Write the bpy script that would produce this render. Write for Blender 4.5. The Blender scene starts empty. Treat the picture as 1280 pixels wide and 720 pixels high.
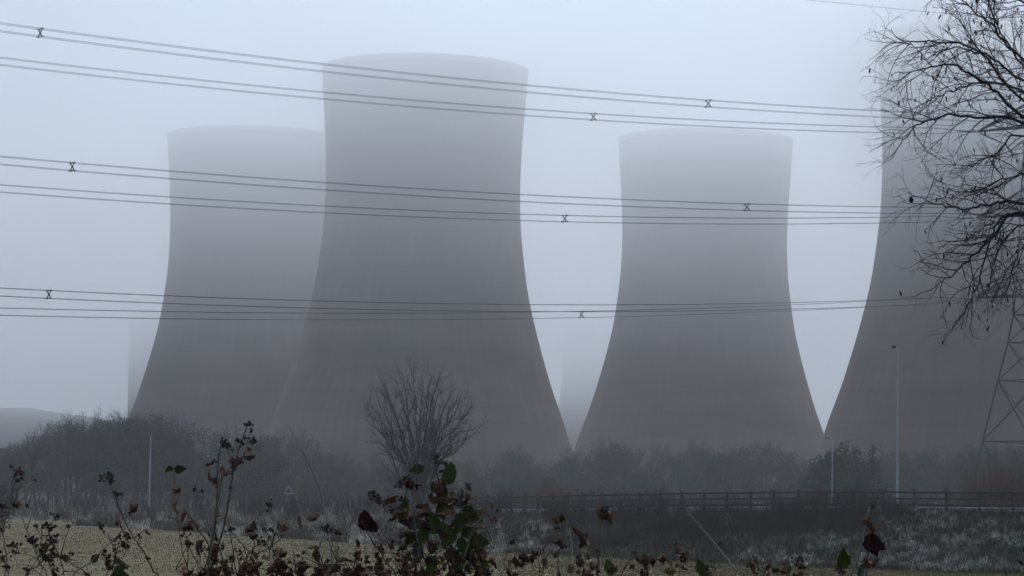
import bpy, bmesh, math, random
from math import sin, cos, pi, radians, sqrt, atan2, exp
from mathutils import Vector, Matrix
R = random.Random(7)
sc = bpy.context.scene
COL = sc.collection

# ------------------------------------------------------------------ camera
F = 3400.0                      # focal length in pixels of the 1280 wide photograph
EYE = Vector((0, 0, 3.45))
PITCH, ROLL = math.atan((622 - 360) / F), radians(1.0)
fw = Vector((0, cos(PITCH), sin(PITCH)))
u0 = Vector((0, -sin(PITCH), cos(PITCH)))
r0 = Vector((1, 0, 0))
RT = (r0 * cos(ROLL) + u0 * sin(ROLL)).normalized()
UP = (u0 * cos(ROLL) - r0 * sin(ROLL)).normalized()
cam_d = bpy.data.cameras.new('camera')
cam = bpy.data.objects.new('camera', cam_d)
COL.objects.link(cam)
cam.matrix_world = Matrix.Translation(EYE) @ Matrix((RT, UP, -fw)).transposed().to_4x4()
cam_d.sensor_width = 36
cam_d.lens = F / 1280 * 36
cam_d.clip_end = 20000
cam_d.clip_start = 0.1
sc.camera = cam


def at(x, y, D):
    """the point seen at photograph pixel x, y whose depth along world Y is D"""
    d = fw + RT * ((x - 640) / F) + UP * ((360 - y) / F)
    return EYE + d * (D / d.y)


# ------------------------------------------------------------------ helpers
def tag(o, label=None, cat=None, group=None, kind=None):
    if label: o['label'] = label
    if cat: o['category'] = cat
    if group: o['group'] = group
    if kind: o['kind'] = kind
    return o


def empty(name, loc=(0, 0, 0), label=None, cat=None, group=None):
    o = bpy.data.objects.new(name, None)
    o.empty_display_size = .1
    COL.objects.link(o)
    o.location = loc
    return tag(o, label, cat, group)


def shown(name, me, parent=None):
    o = bpy.data.objects.new(name, me)
    COL.objects.link(o)
    if parent: o.parent = parent
    return o


def copy_tree(o, parent=None):
    c = o.copy()
    COL.objects.link(c)
    if parent: c.parent = parent
    for ch in o.children:
        copy_tree(ch, c)
    return c


class MB:
    """collects vertices and faces for one mesh object"""
    def __init__(self):
        self.v, self.f = [], []

    def box(self, c, s, rz=0, ax=None):
        c = Vector(c)
        if ax is None:
            ax = (Vector((cos(rz), sin(rz), 0)), Vector((-sin(rz), cos(rz), 0)), Vector((0, 0, 1)))
        n = len(self.v)
        for k in (-1, 1):
            for j in (-1, 1):
                for i in (-1, 1):
                    self.v.append(tuple(c + ax[0] * (i * s[0] / 2) + ax[1] * (j * s[1] / 2) + ax[2] * (k * s[2] / 2)))
        for q in ((0, 2, 3, 1), (4, 5, 7, 6), (0, 1, 5, 4), (2, 6, 7, 3), (0, 4, 6, 2), (1, 3, 7, 5)):
            self.f.append(tuple(n + i for i in q))

    def bar(self, a, b, w, h=None):
        a, b = Vector(a), Vector(b)
        d = b - a
        L = d.length
        d.normalize()
        s = d.cross(Vector((0, 0, 1)))
        if s.length < 1e-4: s = Vector((1, 0, 0))
        s.normalize()
        self.box((a + b) / 2, (L, w, h or w), ax=(d, s, s.cross(d)))

    def tube(self, pts, rad, n=5, cap=True):
        m = len(pts)
        if m < 2: return
        b = len(self.v)
        pts = [Vector(p) for p in pts]
        t = (pts[1] - pts[0]).normalized()
        s = t.orthogonal().normalized()
        for i, p in enumerate(pts):
            t = (pts[min(i + 1, m - 1)] - pts[max(i - 1, 0)])
            if t.length < 1e-9: t = Vector((0, 0, 1))
            t.normalize()
            s = s - t * s.dot(t)
            if s.length < 1e-6: s = t.orthogonal()
            s.normalize()
            q = t.cross(s)
            r = rad[i] if hasattr(rad, '__len__') else rad
            for k in range(n):
                a = 2 * pi * k / n
                self.v.append(tuple(p + s * (cos(a) * r) + q * (sin(a) * r)))
        for i in range(m - 1):
            for k in range(n):
                k2 = (k + 1) % n
                self.f.append((b + i * n + k, b + i * n + k2, b + (i + 1) * n + k2, b + (i + 1) * n + k))
        if cap and n > 2:
            self.f.append(tuple(b + k for k in reversed(range(n))))
            self.f.append(tuple(b + (m - 1) * n + k for k in range(n)))

    def quad(self, a, b, c, d):
        n = len(self.v)
        self.v += [tuple(a), tuple(b), tuple(c), tuple(d)]
        self.f.append((n, n + 1, n + 2, n + 3))

    def tri(self, a, b, c):
        n = len(self.v)
        self.v += [tuple(a), tuple(b), tuple(c)]
        self.f.append((n, n + 1, n + 2))

    def mesh(self, name, mat, smooth=False):
        me = bpy.data.meshes.new(name)
        me.from_pydata(self.v, [], self.f)
        me.materials.append(mat)
        if smooth:
            me.polygons.foreach_set('use_smooth', [True] * len(me.polygons))
        me.update()
        return me

    def build(self, name, mat, parent=None, smooth=False):
        return shown(name, self.mesh(name, mat, smooth), parent)


def lerp(a, b, t): return a + (b - a) * t


def interp(tab, x):
    """smooth interpolation in a table of (x, value)"""
    if x <= tab[0][0]: return tab[0][1]
    if x >= tab[-1][0]: return tab[-1][1]
    for i in range(len(tab) - 1):
        x0, y0 = tab[i]
        x1, y1 = tab[i + 1]
        if x <= x1:
            t = (x - x0) / (x1 - x0)
            ym = tab[i - 1] if i else (2 * x0 - x1, 2 * y0 - y1)
            yp = tab[i + 2] if i + 2 < len(tab) else (2 * x1 - x0, 2 * y1 - y0)
            m0 = (y1 - ym[1]) / (x1 - ym[0]) * (x1 - x0)
            m1 = (yp[1] - y0) / (yp[0] - x0) * (x1 - x0)
            return (2 * t**3 - 3 * t**2 + 1) * y0 + (t**3 - 2 * t**2 + t) * m0 + (-2 * t**3 + 3 * t**2) * y1 + (t**3 - t**2) * m1


def sstep(t):
    t = max(0, min(1, t))
    return t * t * (3 - 2 * t)


def sm(p, n):
    """smooth curve of n points per segment through p"""
    p = [Vector(q) for q in p]
    if len(p) < 3:
        return [p[0].lerp(p[-1], i / n) for i in range(n + 1)]
    out = []
    for i in range(len(p) - 1):
        a = p[i - 1] if i else p[0] * 2 - p[1]
        d = p[i + 2] if i + 2 < len(p) else p[-1] * 2 - p[-2]
        b, c = p[i], p[i + 1]
        for k in range(n):
            t = k / n
            out.append(.5 * (2 * b + (c - a) * t + (2 * a - 5 * b + 4 * c - d) * t * t + (3 * b - a - 3 * c + d) * t**3))
    out.append(p[-1])
    return out


# ------------------------------------------------------------------ materials
MATS = {}


def mat(name, col, rough=.85, var=.25, scale=3.0, bump=0.0, bscale=None, metal=0.0, hue=None, coord='Object', rnd=0.0, spec=.3, stretch=None, trans=0.0):
    """a Principled material whose colour is broken up by noise (hue: a second colour to wander to; rnd: change from object to object)"""
    m = bpy.data.materials.new(name)
    MATS[name] = m
    m.use_nodes = True
    nt = m.node_tree
    N, L = nt.nodes, nt.links
    b = N['Principled BSDF']
    b.inputs['Roughness'].default_value = rough
    b.inputs['Metallic'].default_value = metal
    b.inputs['Specular IOR Level'].default_value = spec
    tc = N.new('ShaderNodeTexCoord')
    src = tc.outputs[coord]
    if stretch:
        mp = N.new('ShaderNodeMapping')
        mp.inputs['Scale'].default_value = stretch
        L.new(src, mp.inputs['Vector'])
        src = mp.outputs['Vector']
    no = N.new('ShaderNodeTexNoise')
    no.inputs['Scale'].default_value = scale
    no.inputs['Detail'].default_value = 6
    no.inputs['Roughness'].default_value = .62
    L.new(src, no.inputs['Vector'])
    rp = N.new('ShaderNodeValToRGB')
    c2 = hue or col
    lo = [c * (1 - var) for c in col]
    hi = [c * (1 + var) for c in c2]
    rp.color_ramp.elements[0].position = .3
    rp.color_ramp.elements[1].position = .7
    rp.color_ramp.elements[0].color = (*lo, 1)
    rp.color_ramp.elements[1].color = (*hi, 1)
    L.new(no.outputs['Fac'], rp.inputs['Fac'])
    out = rp.outputs['Color']
    if rnd:
        oi = N.new('ShaderNodeObjectInfo')
        mr = N.new('ShaderNodeMapRange')
        mr.inputs['To Min'].default_value = 1 - rnd
        mr.inputs['To Max'].default_value = 1 + rnd
        L.new(oi.outputs['Random'], mr.inputs['Value'])
        hs = N.new('ShaderNodeHueSaturation')
        L.new(mr.outputs['Result'], hs.inputs['Value'])
        L.new(out, hs.inputs['Color'])
        out = hs.outputs['Color']
    L.new(out, b.inputs['Base Color'])
    if trans:                                           # thin leaves let light through
        tl = N.new('ShaderNodeBsdfTranslucent')
        ms = N.new('ShaderNodeMixShader')
        ms.inputs[0].default_value = trans
        L.new(out, tl.inputs['Color'])
        L.new(b.outputs[0], ms.inputs[1])
        L.new(tl.outputs[0], ms.inputs[2])
        L.new(ms.outputs[0], N['Material Output'].inputs['Surface'])
    if bump:
        bn = N.new('ShaderNodeTexNoise')
        bn.inputs['Scale'].default_value = bscale or scale * 4
        bn.inputs['Detail'].default_value = 5
        L.new(src, bn.inputs['Vector'])
        bp = N.new('ShaderNodeBump')
        bp.inputs['Strength'].default_value = bump
        L.new(bn.outputs['Fac'], bp.inputs['Height'])
        L.new(bp.outputs['Normal'], b.inputs['Normal'])
    return m


def concrete(name, base):
    """weathered tower concrete: faint lift rings, long rain streaks and broad damp patches"""
    m = bpy.data.materials.new(name)
    m.use_nodes = True
    nt = m.node_tree
    N, L = nt.nodes, nt.links
    b = N['Principled BSDF']
    b.inputs['Roughness'].default_value = .92
    b.inputs['Specular IOR Level'].default_value = .2
    tc = N.new('ShaderNodeTexCoord')
    sep = N.new('ShaderNodeSeparateXYZ')
    L.new(tc.outputs['Object'], sep.inputs[0])
    an = N.new('ShaderNodeMath'); an.operation = 'ARCTAN2'
    L.new(sep.outputs['Y'], an.inputs[0]); L.new(sep.outputs['X'], an.inputs[1])
    cb = N.new('ShaderNodeCombineXYZ')
    for i, (o_, k) in enumerate(((an.outputs[0], 26.0), (sep.outputs['Z'], .05))):
        mu = N.new('ShaderNodeMath'); mu.operation = 'MULTIPLY'; mu.inputs[1].default_value = k
        L.new(o_, mu.inputs[0]); L.new(mu.outputs[0], cb.inputs[i])
    st = N.new('ShaderNodeTexNoise'); st.inputs['Scale'].default_value = 1.0; st.inputs['Detail'].default_value = 5
    L.new(cb.outputs[0], st.inputs['Vector'])
    big = N.new('ShaderNodeTexNoise'); big.inputs['Scale'].default_value = .035; big.inputs['Detail'].default_value = 5
    L.new(tc.outputs['Object'], big.inputs['Vector'])
    # lift rings
    wv = N.new('ShaderNodeTexWave'); wv.bands_direction = 'Z'; wv.inputs['Scale'].default_value = .21
    wv.inputs['Distortion'].default_value = .3; wv.wave_profile = 'SAW'
    L.new(tc.outputs['Object'], wv.inputs['Vector'])
    mp = N.new('ShaderNodeMapping'); mp.inputs['Scale'].default_value = (.012, .012, .11)
    L.new(tc.outputs['Object'], mp.inputs['Vector'])
    bd = N.new('ShaderNodeTexNoise'); bd.inputs['Scale'].default_value = 1.0; bd.inputs['Detail'].default_value = 4
    L.new(mp.outputs[0], bd.inputs['Vector'])
    def mr(src, a, c):
        q = N.new('ShaderNodeMapRange'); q.inputs['From Min'].default_value = .3; q.inputs['From Max'].default_value = .7
        q.inputs['To Min'].default_value = a; q.inputs['To Max'].default_value = c
        L.new(src, q.inputs['Value']); return q.outputs['Result']
    k = None
    for s_, a, c in ((st.outputs['Fac'], .92, 1.07), (big.outputs['Fac'], .76, 1.22), (bd.outputs['Fac'], .80, 1.18), (wv.outputs['Fac'], .98, 1.02)):
        o_ = mr(s_, a, c)
        if k is None: k = o_
        else:
            mu = N.new('ShaderNodeMath'); mu.operation = 'MULTIPLY'
            L.new(k, mu.inputs[0]); L.new(o_, mu.inputs[1]); k = mu.outputs[0]
    mx = N.new('ShaderNodeVectorMath'); mx.operation = 'SCALE'
    mx.inputs[0].default_value = base
    L.new(k, mx.inputs['Scale'])
    L.new(mx.outputs[0], b.inputs['Base Color'])
    return m


# ------------------------------------------------------------------ ground
EDGE = [(-1500, 420), (-600, 395), (-300, 350), (50, 279), (300, 225), (600, 178), (1000, 147), (1280, 140), (1700, 132), (2600, 120)]
FENCE = [(-1500, 520), (-600, 430), (-300, 375), (50, 310), (300, 255), (640, 195), (960, 170), (1280, 158), (1700, 147), (2600, 135)]
ROADZ = [(-1500, .35), (-600, .45), (50, .9), (300, 1.45), (640, 2.3), (960, 2.85), (1280, 3.05), (1700, 3.2), (2600, 3.3)]


def wob(x, y):
    return sin(x * .31 + 1.3 * sin(y * .17)) * .5 + sin(y * .23 + x * .11) * .3 + sin(x * .9 + y * .7) * .2


def gz(X, Y):
    """height of the ground"""
    n = min(1, max(0, (Y - 7) / 20))
    bank = 1.85 * (1 - sstep((Y - 6.5) / 20))
    if Y < 30:
        return bank + wob(X * 3, Y * 3) * .03
    a = 640 + 3400 * X / Y
    e, f, rz = interp(EDGE, a), interp(FENCE, a), interp(ROADZ, a)
    z = 0
    if Y > e:
        z = rz * sstep((Y - e) / (f - e)) if Y < f else rz
        if Y < f - 1:
            z += wob(X, Y) * .16 * min(1, (Y - e) / 4) * min(1, (f - 1 - Y) / 3)
    if Y > f + 1.5: z = rz - .42 * sstep((Y - f - 1.5) / 2.5)
    if Y > f + 22:
        z = lerp(rz - .42, 1.0, sstep((Y - f - 22) / 60))
    return z + wob(X * .4, Y * .4) * .05 * min(1, Y / 60)


def ground():
    def axis(parts):
        out = []
        for a, b, st in parts:
            x = a
            while x < b - 1e-6:
                out.append(x)
                x += st
        return out + [parts[-1][1]]
    xs = axis(((-3000, -400, 130), (-400, -80, 16), (-80, 70, 1.5), (70, 400, 15), (400, 3000, 130)))
    ys = axis(((-60, -4, 8), (-4, 30, .8), (30, 100, 5), (100, 330, 1.6), (330, 600, 15), (600, 4500, 150)))
    v = [(x, y, gz(x, y)) for y in ys for x in xs]
    n = len(xs)
    f = [(j * n + i, j * n + i + 1, (j + 1) * n + i + 1, (j + 1) * n + i) for j in range(len(ys) - 1) for i in range(n - 1)]
    me = bpy.data.meshes.new('ground')
    me.from_pydata(v, [], f)
    me.polygons.foreach_set('use_smooth', [True] * len(f))
    m = mat('field_ground', (.174, .134, .038), .95, .35, .35, .5, 3, hue=(.194, .150, .046))
    nt = m.node_tree                                    # rougher brown growth on the bank and beyond the field
    tc = nt.nodes.new('ShaderNodeTexCoord')
    sp = nt.nodes.new('ShaderNodeSeparateXYZ')
    nt.links.new(tc.outputs['Object'], sp.inputs[0])
    mr = nt.nodes.new('ShaderNodeMapRange')
    mr.inputs['From Min'].default_value = .12
    mr.inputs['From Max'].default_value = .45
    nt.links.new(sp.outputs['Z'], mr.inputs['Value'])
    mx = nt.nodes.new('ShaderNodeMix')
    mx.data_type = 'RGBA'
    old = nt.nodes['Principled BSDF'].inputs['Base Color'].links[0].from_socket
    nt.links.new(mr.outputs[0], mx.inputs['Factor'])
    nt.links.new(old, mx.inputs['A'])
    mx.inputs['B'].default_value = (.06, .052, .024, 1)
    nt.links.new(mx.outputs['Result'], nt.nodes['Principled BSDF'].inputs['Base Color'])
    me.materials.append(m)
    return tag(shown('ground', me), kind='structure')


ground()


# ------------------------------------------------------------------ cooling towers
PROF = [(0, 45.3), (7, 43.2), (14.6, 40.6), (23, 37.8), (31, 34.9), (39.5, 32.3), (48, 30.0), (56, 28.2), (65, 26.9), (73, 26.05),
        (82, 25.7), (90, 25.8), (99, 26.25), (107, 26.8), (113.5, 27.2)]
m_con = concrete('weathered_concrete', (.262, .186, .134))
m_rim = mat('rim_concrete', (.15, .145, .14), .9, .2, .2)


def lathe(prof, n, name, material, thick):
    mb = MB()
    ring = [(r, z) for z, r in prof] + [(r - thick, z) for z, r in reversed(prof)]
    m = len(ring)
    for k in range(n):
        a = 2 * pi * k / n
        for r, z in ring: mb.v.append((r * cos(a), r * sin(a), z))
    for k in range(n):
        k2 = (k + 1) % n
        for i in range(m):
            j = (i + 1) % m
            mb.f.append((k * m + i, k2 * m + i, k2 * m + j, k * m + j))
    return mb.mesh(name, material, True)


zz = [113.5 * i / 44 for i in range(45)]
shell_me = lathe([(z, interp(PROF, z)) for z in zz], 128, 'shell', m_con, .45)
lip_me = lathe([(113.5, 27.4), (115, 27.45)], 128, 'rim', m_con, 1.0)
G_T = 'concrete cooling towers in the fog'


def tower(x, D, label, rz):
    c = at(x, 600, D)
    t = empty('cooling_tower', (c.x, D, 1.2), label, 'cooling tower', G_T)
    t.rotation_euler.z = rz
    shown('shell', shell_me, t)
    shown('rim', lip_me, t)
    return t


tower(521.5, 715, 'grey concrete cooling tower behind the lone bare tree, tallest and darkest of those seen whole', 0)
tower(307, 858, 'grey concrete cooling tower half hidden behind the tallest one, above the misty wood', 1.1)
tower(877, 846, 'concrete cooling tower standing alone in full view between two pale gaps', 2.3)
tower(1236, 650, 'grey concrete cooling tower behind the pylon and the overhanging twigs, cut off by the frame', 3.9)
tower(752, 1700, 'faint ghostly cooling tower showing as a pale sliver in the gap beside the tallest tower', 5.0)
tower(1043, 2900, 'faint ghostly cooling tower in the foot of the narrow gap above the shorter lamp column', .5)


def boiler_house():
    c = at(157, 600, 1500)
    t = empty('power_station_building', (c.x, 1500, 1.2), 'faint slab-sided power station block in the fog beside the half hidden tower', 'building')
    m1 = mat('pale_cladding', (.2, .2, .2), .7, .15, .08)
    m2 = mat('dark_cladding', (.12, .12, .13), .7, .15, .08)
    b = MB(); b.box((45, 30, 50), (90, 60, 100)); b.build('wall', m1, t)
    b = MB(); b.box((45, 30, 101), (92, 62, 2)); b.build('roof', m2, t)
    for k in range(4):
        b = MB(); b.box((12 + k * 22, -.15, 54), (8, .3, 80)); b.build('window_strip', m2, t)


boiler_house()

# ------------------------------------------------------------------ road, kerb and hill
def fence_pt(a, off=0.0):
    """point on the line of the roadside fence for azimuth column a, moved off metres beyond it"""
    D = interp(FENCE, a) + off
    X = (a - 640) / 3400 * D
    return Vector((X, D, gz(X, D)))


m_asph = mat('asphalt', (.04, .04, .042), .8, .2, 2.0, .3, 30)
m_paint = mat('road_paint', (.5, .5, .48), .7, .15, 3)
m_kerb = mat('kerb_stone', (.2, .2, .19), .9, .2, 2)


def strip(name, m, o0, o1, lift, h=0.0):
    mb = MB()
    cols = list(range(-300, 2300, 40))
    for i, a in enumerate(cols):
        p, q = fence_pt(a, o0), fence_pt(a, o1)
        zc = fence_pt(a, 10).z
        for s, u in ((p, 0), (q, 1)):
            mb.v.append((s.x, s.y, zc + lift))
            mb.v.append((s.x, s.y, zc + lift - max(h, .05)))
        if i:
            b = 4 * (i - 1)
            mb.f += [(b, b + 4, b + 6, b + 2), (b, b + 1, b + 5, b + 4), (b + 2, b + 6, b + 7, b + 3)]
    tag(mb.build(name, m), kind='structure')


strip('road', m_asph, 6.5, 15.5, .10)
strip('road_marking', m_paint, 7.0, 7.15, .104)
strip('kerb', m_kerb, 6.2, 6.5, .22, .3)


def hill():
    prof = [(-1400, 455), (-700, 470), (-250, 492), (-60, 508), (30, 512), (75, 519), (115, 524), (190, 545), (330, 590), (520, 640)]
    v, f = [], []
    cols = list(range(-1400, 530, 24))
    rows = [(-900, 0), (-600, .25), (-300, .7), (-120, .93), (0, 1), (200, .95), (600, .5), (1000, 0)]
    for a in cols:
        top = at(a, interp(prof, a), 1950)
        for dy, k in rows:
            v.append((top.x * (1950 + dy) / 1950, 1950 + dy, -.5 + max(0, top.z + .5) * k + (wob(a * .05, dy * .02) * 3.0 * k * (1 - abs(dy) / 1500))))
    n = len(rows)
    for i in range(len(cols) - 1):
        for j in range(n - 1):
            f.append((i * n + j, (i + 1) * n + j, (i + 1) * n + j + 1, i * n + j + 1))
    me = bpy.data.meshes.new('hill')
    me.from_pydata(v, [], f)
    me.polygons.foreach_set('use_smooth', [True] * len(f))
    me.materials.append(mat('hill_grass', (.05, .052, .04), .95, .4, .01))
    tag(shown('hill', me), kind='structure')


hill()

# ------------------------------------------------------------------ branching
JIT = .22


def rv():
    while True:
        v = Vector((R.uniform(-1, 1), R.uniform(-1, 1), R.uniform(-1, 1)))
        if .05 < v.length < 1: return v.normalized()


def wander(p, d, L, n, jit, pull):
    """a bent line of n steps from p"""
    pts = [p.copy()]
    d = d.normalized()
    for i in range(n):
        d = (d + rv() * jit + pull / n).normalized()
        p = p + d * (L / n)
        pts.append(p)
    return pts


def grow(mbs, pts, r0, r1, lvl, spec, tips=None):
    """a branch along pts and its side shoots. spec[lvl] = (spacing, length, spread, droop vector, radius, start)"""
    n = len(pts)
    mb = mbs[min(lvl, len(mbs) - 1)]
    sides = (7, 5, 3, 3, 3)[min(lvl, 4)]
    mb.tube(pts, [lerp(r0, r1, i / (n - 1)) for i in range(n)], sides, cap=lvl < 2)
    if lvl >= len(spec):
        if tips is not None: tips.append((pts[-1], pts[-1] - pts[-2]))
        return
    sp, ln, spread, droop, rad, st = spec[lvl]
    L = sum((pts[i + 1] - pts[i]).length for i in range(n - 1))
    k = max(1, int(L * (1 - st) / sp + R.random()))
    for j in range(k):
        t = st + (1 - st) * (j + R.random()) / k
        x = t * (n - 1)
        i = min(int(x), n - 2)
        p = pts[i].lerp(pts[i + 1], x - i)
        tg = (pts[i + 1] - pts[i]).normalized()
        q = rv()
        q = (q - tg * q.dot(tg)).normalized()
        d = tg * cos(spread) + q * sin(spread)
        l = ln * R.uniform(.5, 1.15) * (1.15 - .65 * t)
        rr = min(rad, lerp(r0, r1, t) * .8)
        grow(mbs, wander(p, d, l, 5 if lvl < 2 else 3, JIT, droop), rr, rr * .45, lvl + 1, spec, tips)
    if tips is not None: tips.append((pts[-1], pts[-1] - pts[-2]))


V = Vector
m_bark = mat('grey_bark', (.022, .022, .020), .95, .3, 2, .4, 12)
m_twig = mat('grey_twigs', (.022, .021, .020), .95, .25, 1)
m_wood = mat('misty_wood_bark', (.028, .034, .016), .95, .3, 1, rnd=.25)
m_woodtwig = mat('misty_wood_twigs', (.032, .042, .015), .95, .3, .3, rnd=.3)
m_brown = mat('brown_scrub_twigs', (.058, .034, .022), .95, .35, .6, rnd=.35)
m_rust = mat('russet_twigs', (.19, .08, .042), .95, .35, .5, rnd=.15)
m_ever = mat('evergreen_leaves', (.018, .050, .016), .8, .4, 1.2, rnd=.15)


# the lone bare tree behind the road
def lone_tree():
    D = 232
    c = at(523, 620, D)
    base = V((c.x, D, gz(c.x, D) - .2))
    t = empty('bare_tree', base, 'lone bare many-stemmed tree with a rounded crown in front of the tallest tower', 'tree')
    a, b = MB(), MB()
    sub = 3.7
    a.tube([V((0, 0, 0)), V((0, 0, .5)), V((.02, .05, 1.2)), V((.05, .02, 2.0))], [.42, .34, .31, .24], 9)
    spec = [(.58, 2.3, .55, V((0, 0, .3)), .036, .16), (.36, 1.25, .62, V((0, 0, .22)), .019, .12), (.24, .62, .65, V((0, 0, .15)), .0115, .1)]
    n_st = 21
    for s in range(n_st):
        th = radians(lerp(-84, 84, (s + R.uniform(0, 1)) / n_st))
        ex, ez = sin(th), cos(th)
        reach = 1 / sqrt((ex / 5.2) ** 2 + (ez / 5.9) ** 2) * R.uniform(.74, 1.0)
        end = V((ex * reach, R.uniform(-3.2, 3.2) * ez ** .5, 6.3 + ez * reach))
        st = V((ex * .55 + R.uniform(-.15, .15), R.uniform(-.3, .3), R.uniform(.3, 2.6)))
        n = 10
        pts = []
        for q in range(n + 1):
            u = q / n
            k = u ** R.uniform(1.25, 1.6)
            p = V((lerp(st.x, end.x, k), lerp(st.y, end.y, k), lerp(st.z, end.z, u ** .95)))
            pts.append(p + rv() * .12 * (1 if 0 < q else 0))
        grow([a, b], pts, R.uniform(.075, .125), .016, 0, spec)
    for k in range(14):                                        # low spreading boughs
        an = R.uniform(0, 2 * pi)
        d = V((cos(an), sin(an) * .8, .35))
        grow([b, b], wander(V((0, 0, 1.6 + R.random() * 1.8)), d, R.uniform(2.6, 4.4), 6, .12, V((0, 0, -.2))), .034, .008, 1, spec)
    a.build('trunk', m_bark, t, True)
    b.build('crown', m_twig, t, True)
    t.scale = (1.06, 1.06, 1.12)


lone_tree()


def leafy(name, lobes, n, size, mw, mtk, trunk):
    """an evergreen: leaf sprays spread through the lobes (centre, radii) of its crown"""
    t = empty(name)
    a = MB()
    a.tube(trunk, [.16, .12, .05], 6)
    a.build('trunk', mtk, t, True)
    b = MB()
    tot = sum(l[1].x * l[1].y * l[1].z for l in lobes)
    for c, r in lobes:
        for k in range(int(n * r.x * r.y * r.z / tot)):
            q = rv() * (R.random() ** .4)
            p = c + V((q.x * r.x, q.y * r.y, q.z * r.z))
            d, e = rv() * size * R.uniform(.5, 1.2), rv() * size * R.uniform(.25, .6)
            b.quad(p - d * .5, p + e * .5, p + d * .5, p - e * .5)
    b.build('crown', mw, t)
    return t


# trees of the misty wood: four shapes, copied
def wood_tree(H, W, name='bare_tree', low=.12, dense=1.0, mt=None, mw=None):
    a, b = MB(), MB()
    spec = [(.62 / dense, W * .5, .85, V((0, 0, .35)), .07, low), (.34 / dense, W * .2, .7, V((0, 0, .3)), .026, .1), (.26, W * .095, .7, V((0, 0, .15)), .015, .05), (.24, W * .05, .75, V((0, 0, .05)), .010, .1)]
    for s in range(R.choice((2, 3))):
        lean = V((R.uniform(-.22, .22), R.uniform(-.22, .22), 1))
        pts = wander(V((R.uniform(-.3, .3), R.uniform(-.3, .3), -.3)), lean, H * R.uniform(.86, .97), 8, .06, V((0, 0, .3)))
        grow([a, b], pts, (.014 * H), .02, 0, spec)
    t = empty(name)
    a.build('trunk', mt or m_wood, t, True)
    b.build('crown', mw or m_woodtwig, t, True)
    return t


def place(o, px, D, label, cat, group, s=1.0, first=None):
    c = at(px, 600, D)
    o.location = (c.x, D, gz(c.x, D) - .1)
    o.rotation_euler.z = R.uniform(0, 6.28)
    o.scale = (s * R.uniform(.9, 1.1), s * R.uniform(.9, 1.1), s)
    return tag(o, label, cat, group)


def ivy_tree(H, W):
    lob = []
    for k in range(13):
        an = R.uniform(0, 6.28)
        z = R.uniform(.16, .86) * H
        q = R.uniform(.1, .34) * W * (1.15 - abs(z / H - .5))
        lob.append((V((cos(an) * q, sin(an) * q, z)), V((R.uniform(.17, .27) * W, R.uniform(.17, .27) * W, R.uniform(.09, .16) * H))))
    t = leafy('ivy_clad_tree', lob, 7000, .36, m_ivy, m_wood, [V((0, 0, -.3)), V((.1, 0, H * .5)), V((0, .1, H * .93))])
    b = MB()
    spec = [(.7, W * .4, .8, V((0, 0, .35)), .05, .3), (.3, W * .17, .7, V((0, 0, .25)), .022, .1), (.24, W * .08, .7, V((0, 0, .1)), .013, .05)]
    grow([b, b, b, b], wander(V((0, 0, .2)), V((.05, 0, 1)), H * .95, 8, .06, V((0, 0, .3))), .016 * H, .02, 0, spec)
    b.build('branches', m_woodtwig, t, True)
    return t


m_ivy = mat('ivy_leaves', (.024, .042, .014), .8, .4, .8, rnd=.25)
protos = [wood_tree(12, 9, dense=1.0), wood_tree(11, 10, dense=1.1), wood_tree(13, 8.5), wood_tree(10, 10, low=.06, dense=1.1), ivy_tree(11.5, 9), ivy_tree(10.5, 10)]
used = set()


def wood(o_i, px, D, label, group, ytop):
    """one tree whose top reaches photograph row ytop"""
    p = protos[o_i]
    H = (12, 11, 13, 10, 11.5, 10.5)[o_i]
    if o_i > 3: label = label.replace('bare tree', 'dense dark ivy-clad tree')
    o = p if o_i not in used else copy_tree(p)
    used.add(o_i)
    c = at(px, ytop, D)
    s = max(.3, (c.z - gz(c.x, D)) / (H * .97))
    place(o, px, D, label, 'tree', group, s)


WOODTOP = [(-200, 546), (0, 552), (30, 546), (60, 535), (90, 525), (150, 517), (200, 524), (240, 540), (290, 548), (340, 540), (400, 556), (460, 574), (520, 578), (600, 572), (650, 568), (700, 574), (740, 557), (790, 561), (830, 565),
           (870, 561), (940, 559), (985, 563), (1020, 574), (1080, 572), (1130, 562), (1180, 566), (1260, 556), (1400, 560)]
LW = 'bare tree of the misty wood below the half hidden tower'
MW = 'bare tree of the misty belt between lone tree and two evergreens'
RW = 'bare tree of the misty belt behind tall lamp column and pylon'
LM = 'bare tree of the misty belt behind lone tree and warning sign'
for row, (D, drop, step) in enumerate(((395, 8, 24), (440, 0, 21), (500, 2, 24))):
    x = -150 + row * 9
    while x < 1390:
        y = interp(WOODTOP, x) + drop + R.uniform(-6, 11)
        if x < 330: lb, gp, dd = LW, 'trees of the misty wood', D
        elif x < 600: lb, gp, dd = LM, 'trees of the low misty belt', D + 60
        elif x < 1010: lb, gp, dd = MW, 'trees of the middle misty belt', D + 95
        else: lb, gp, dd = RW, 'trees of the far misty belt', D + 80
        wood(R.choice((0, 1, 2, 3, 4, 4, 5, 5)) if x < 330 or R.random() < .6 else R.randrange(4), x, dd + R.uniform(-14, 14), lb, gp, y)
        x += step * R.uniform(.75, 1.3)


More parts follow.
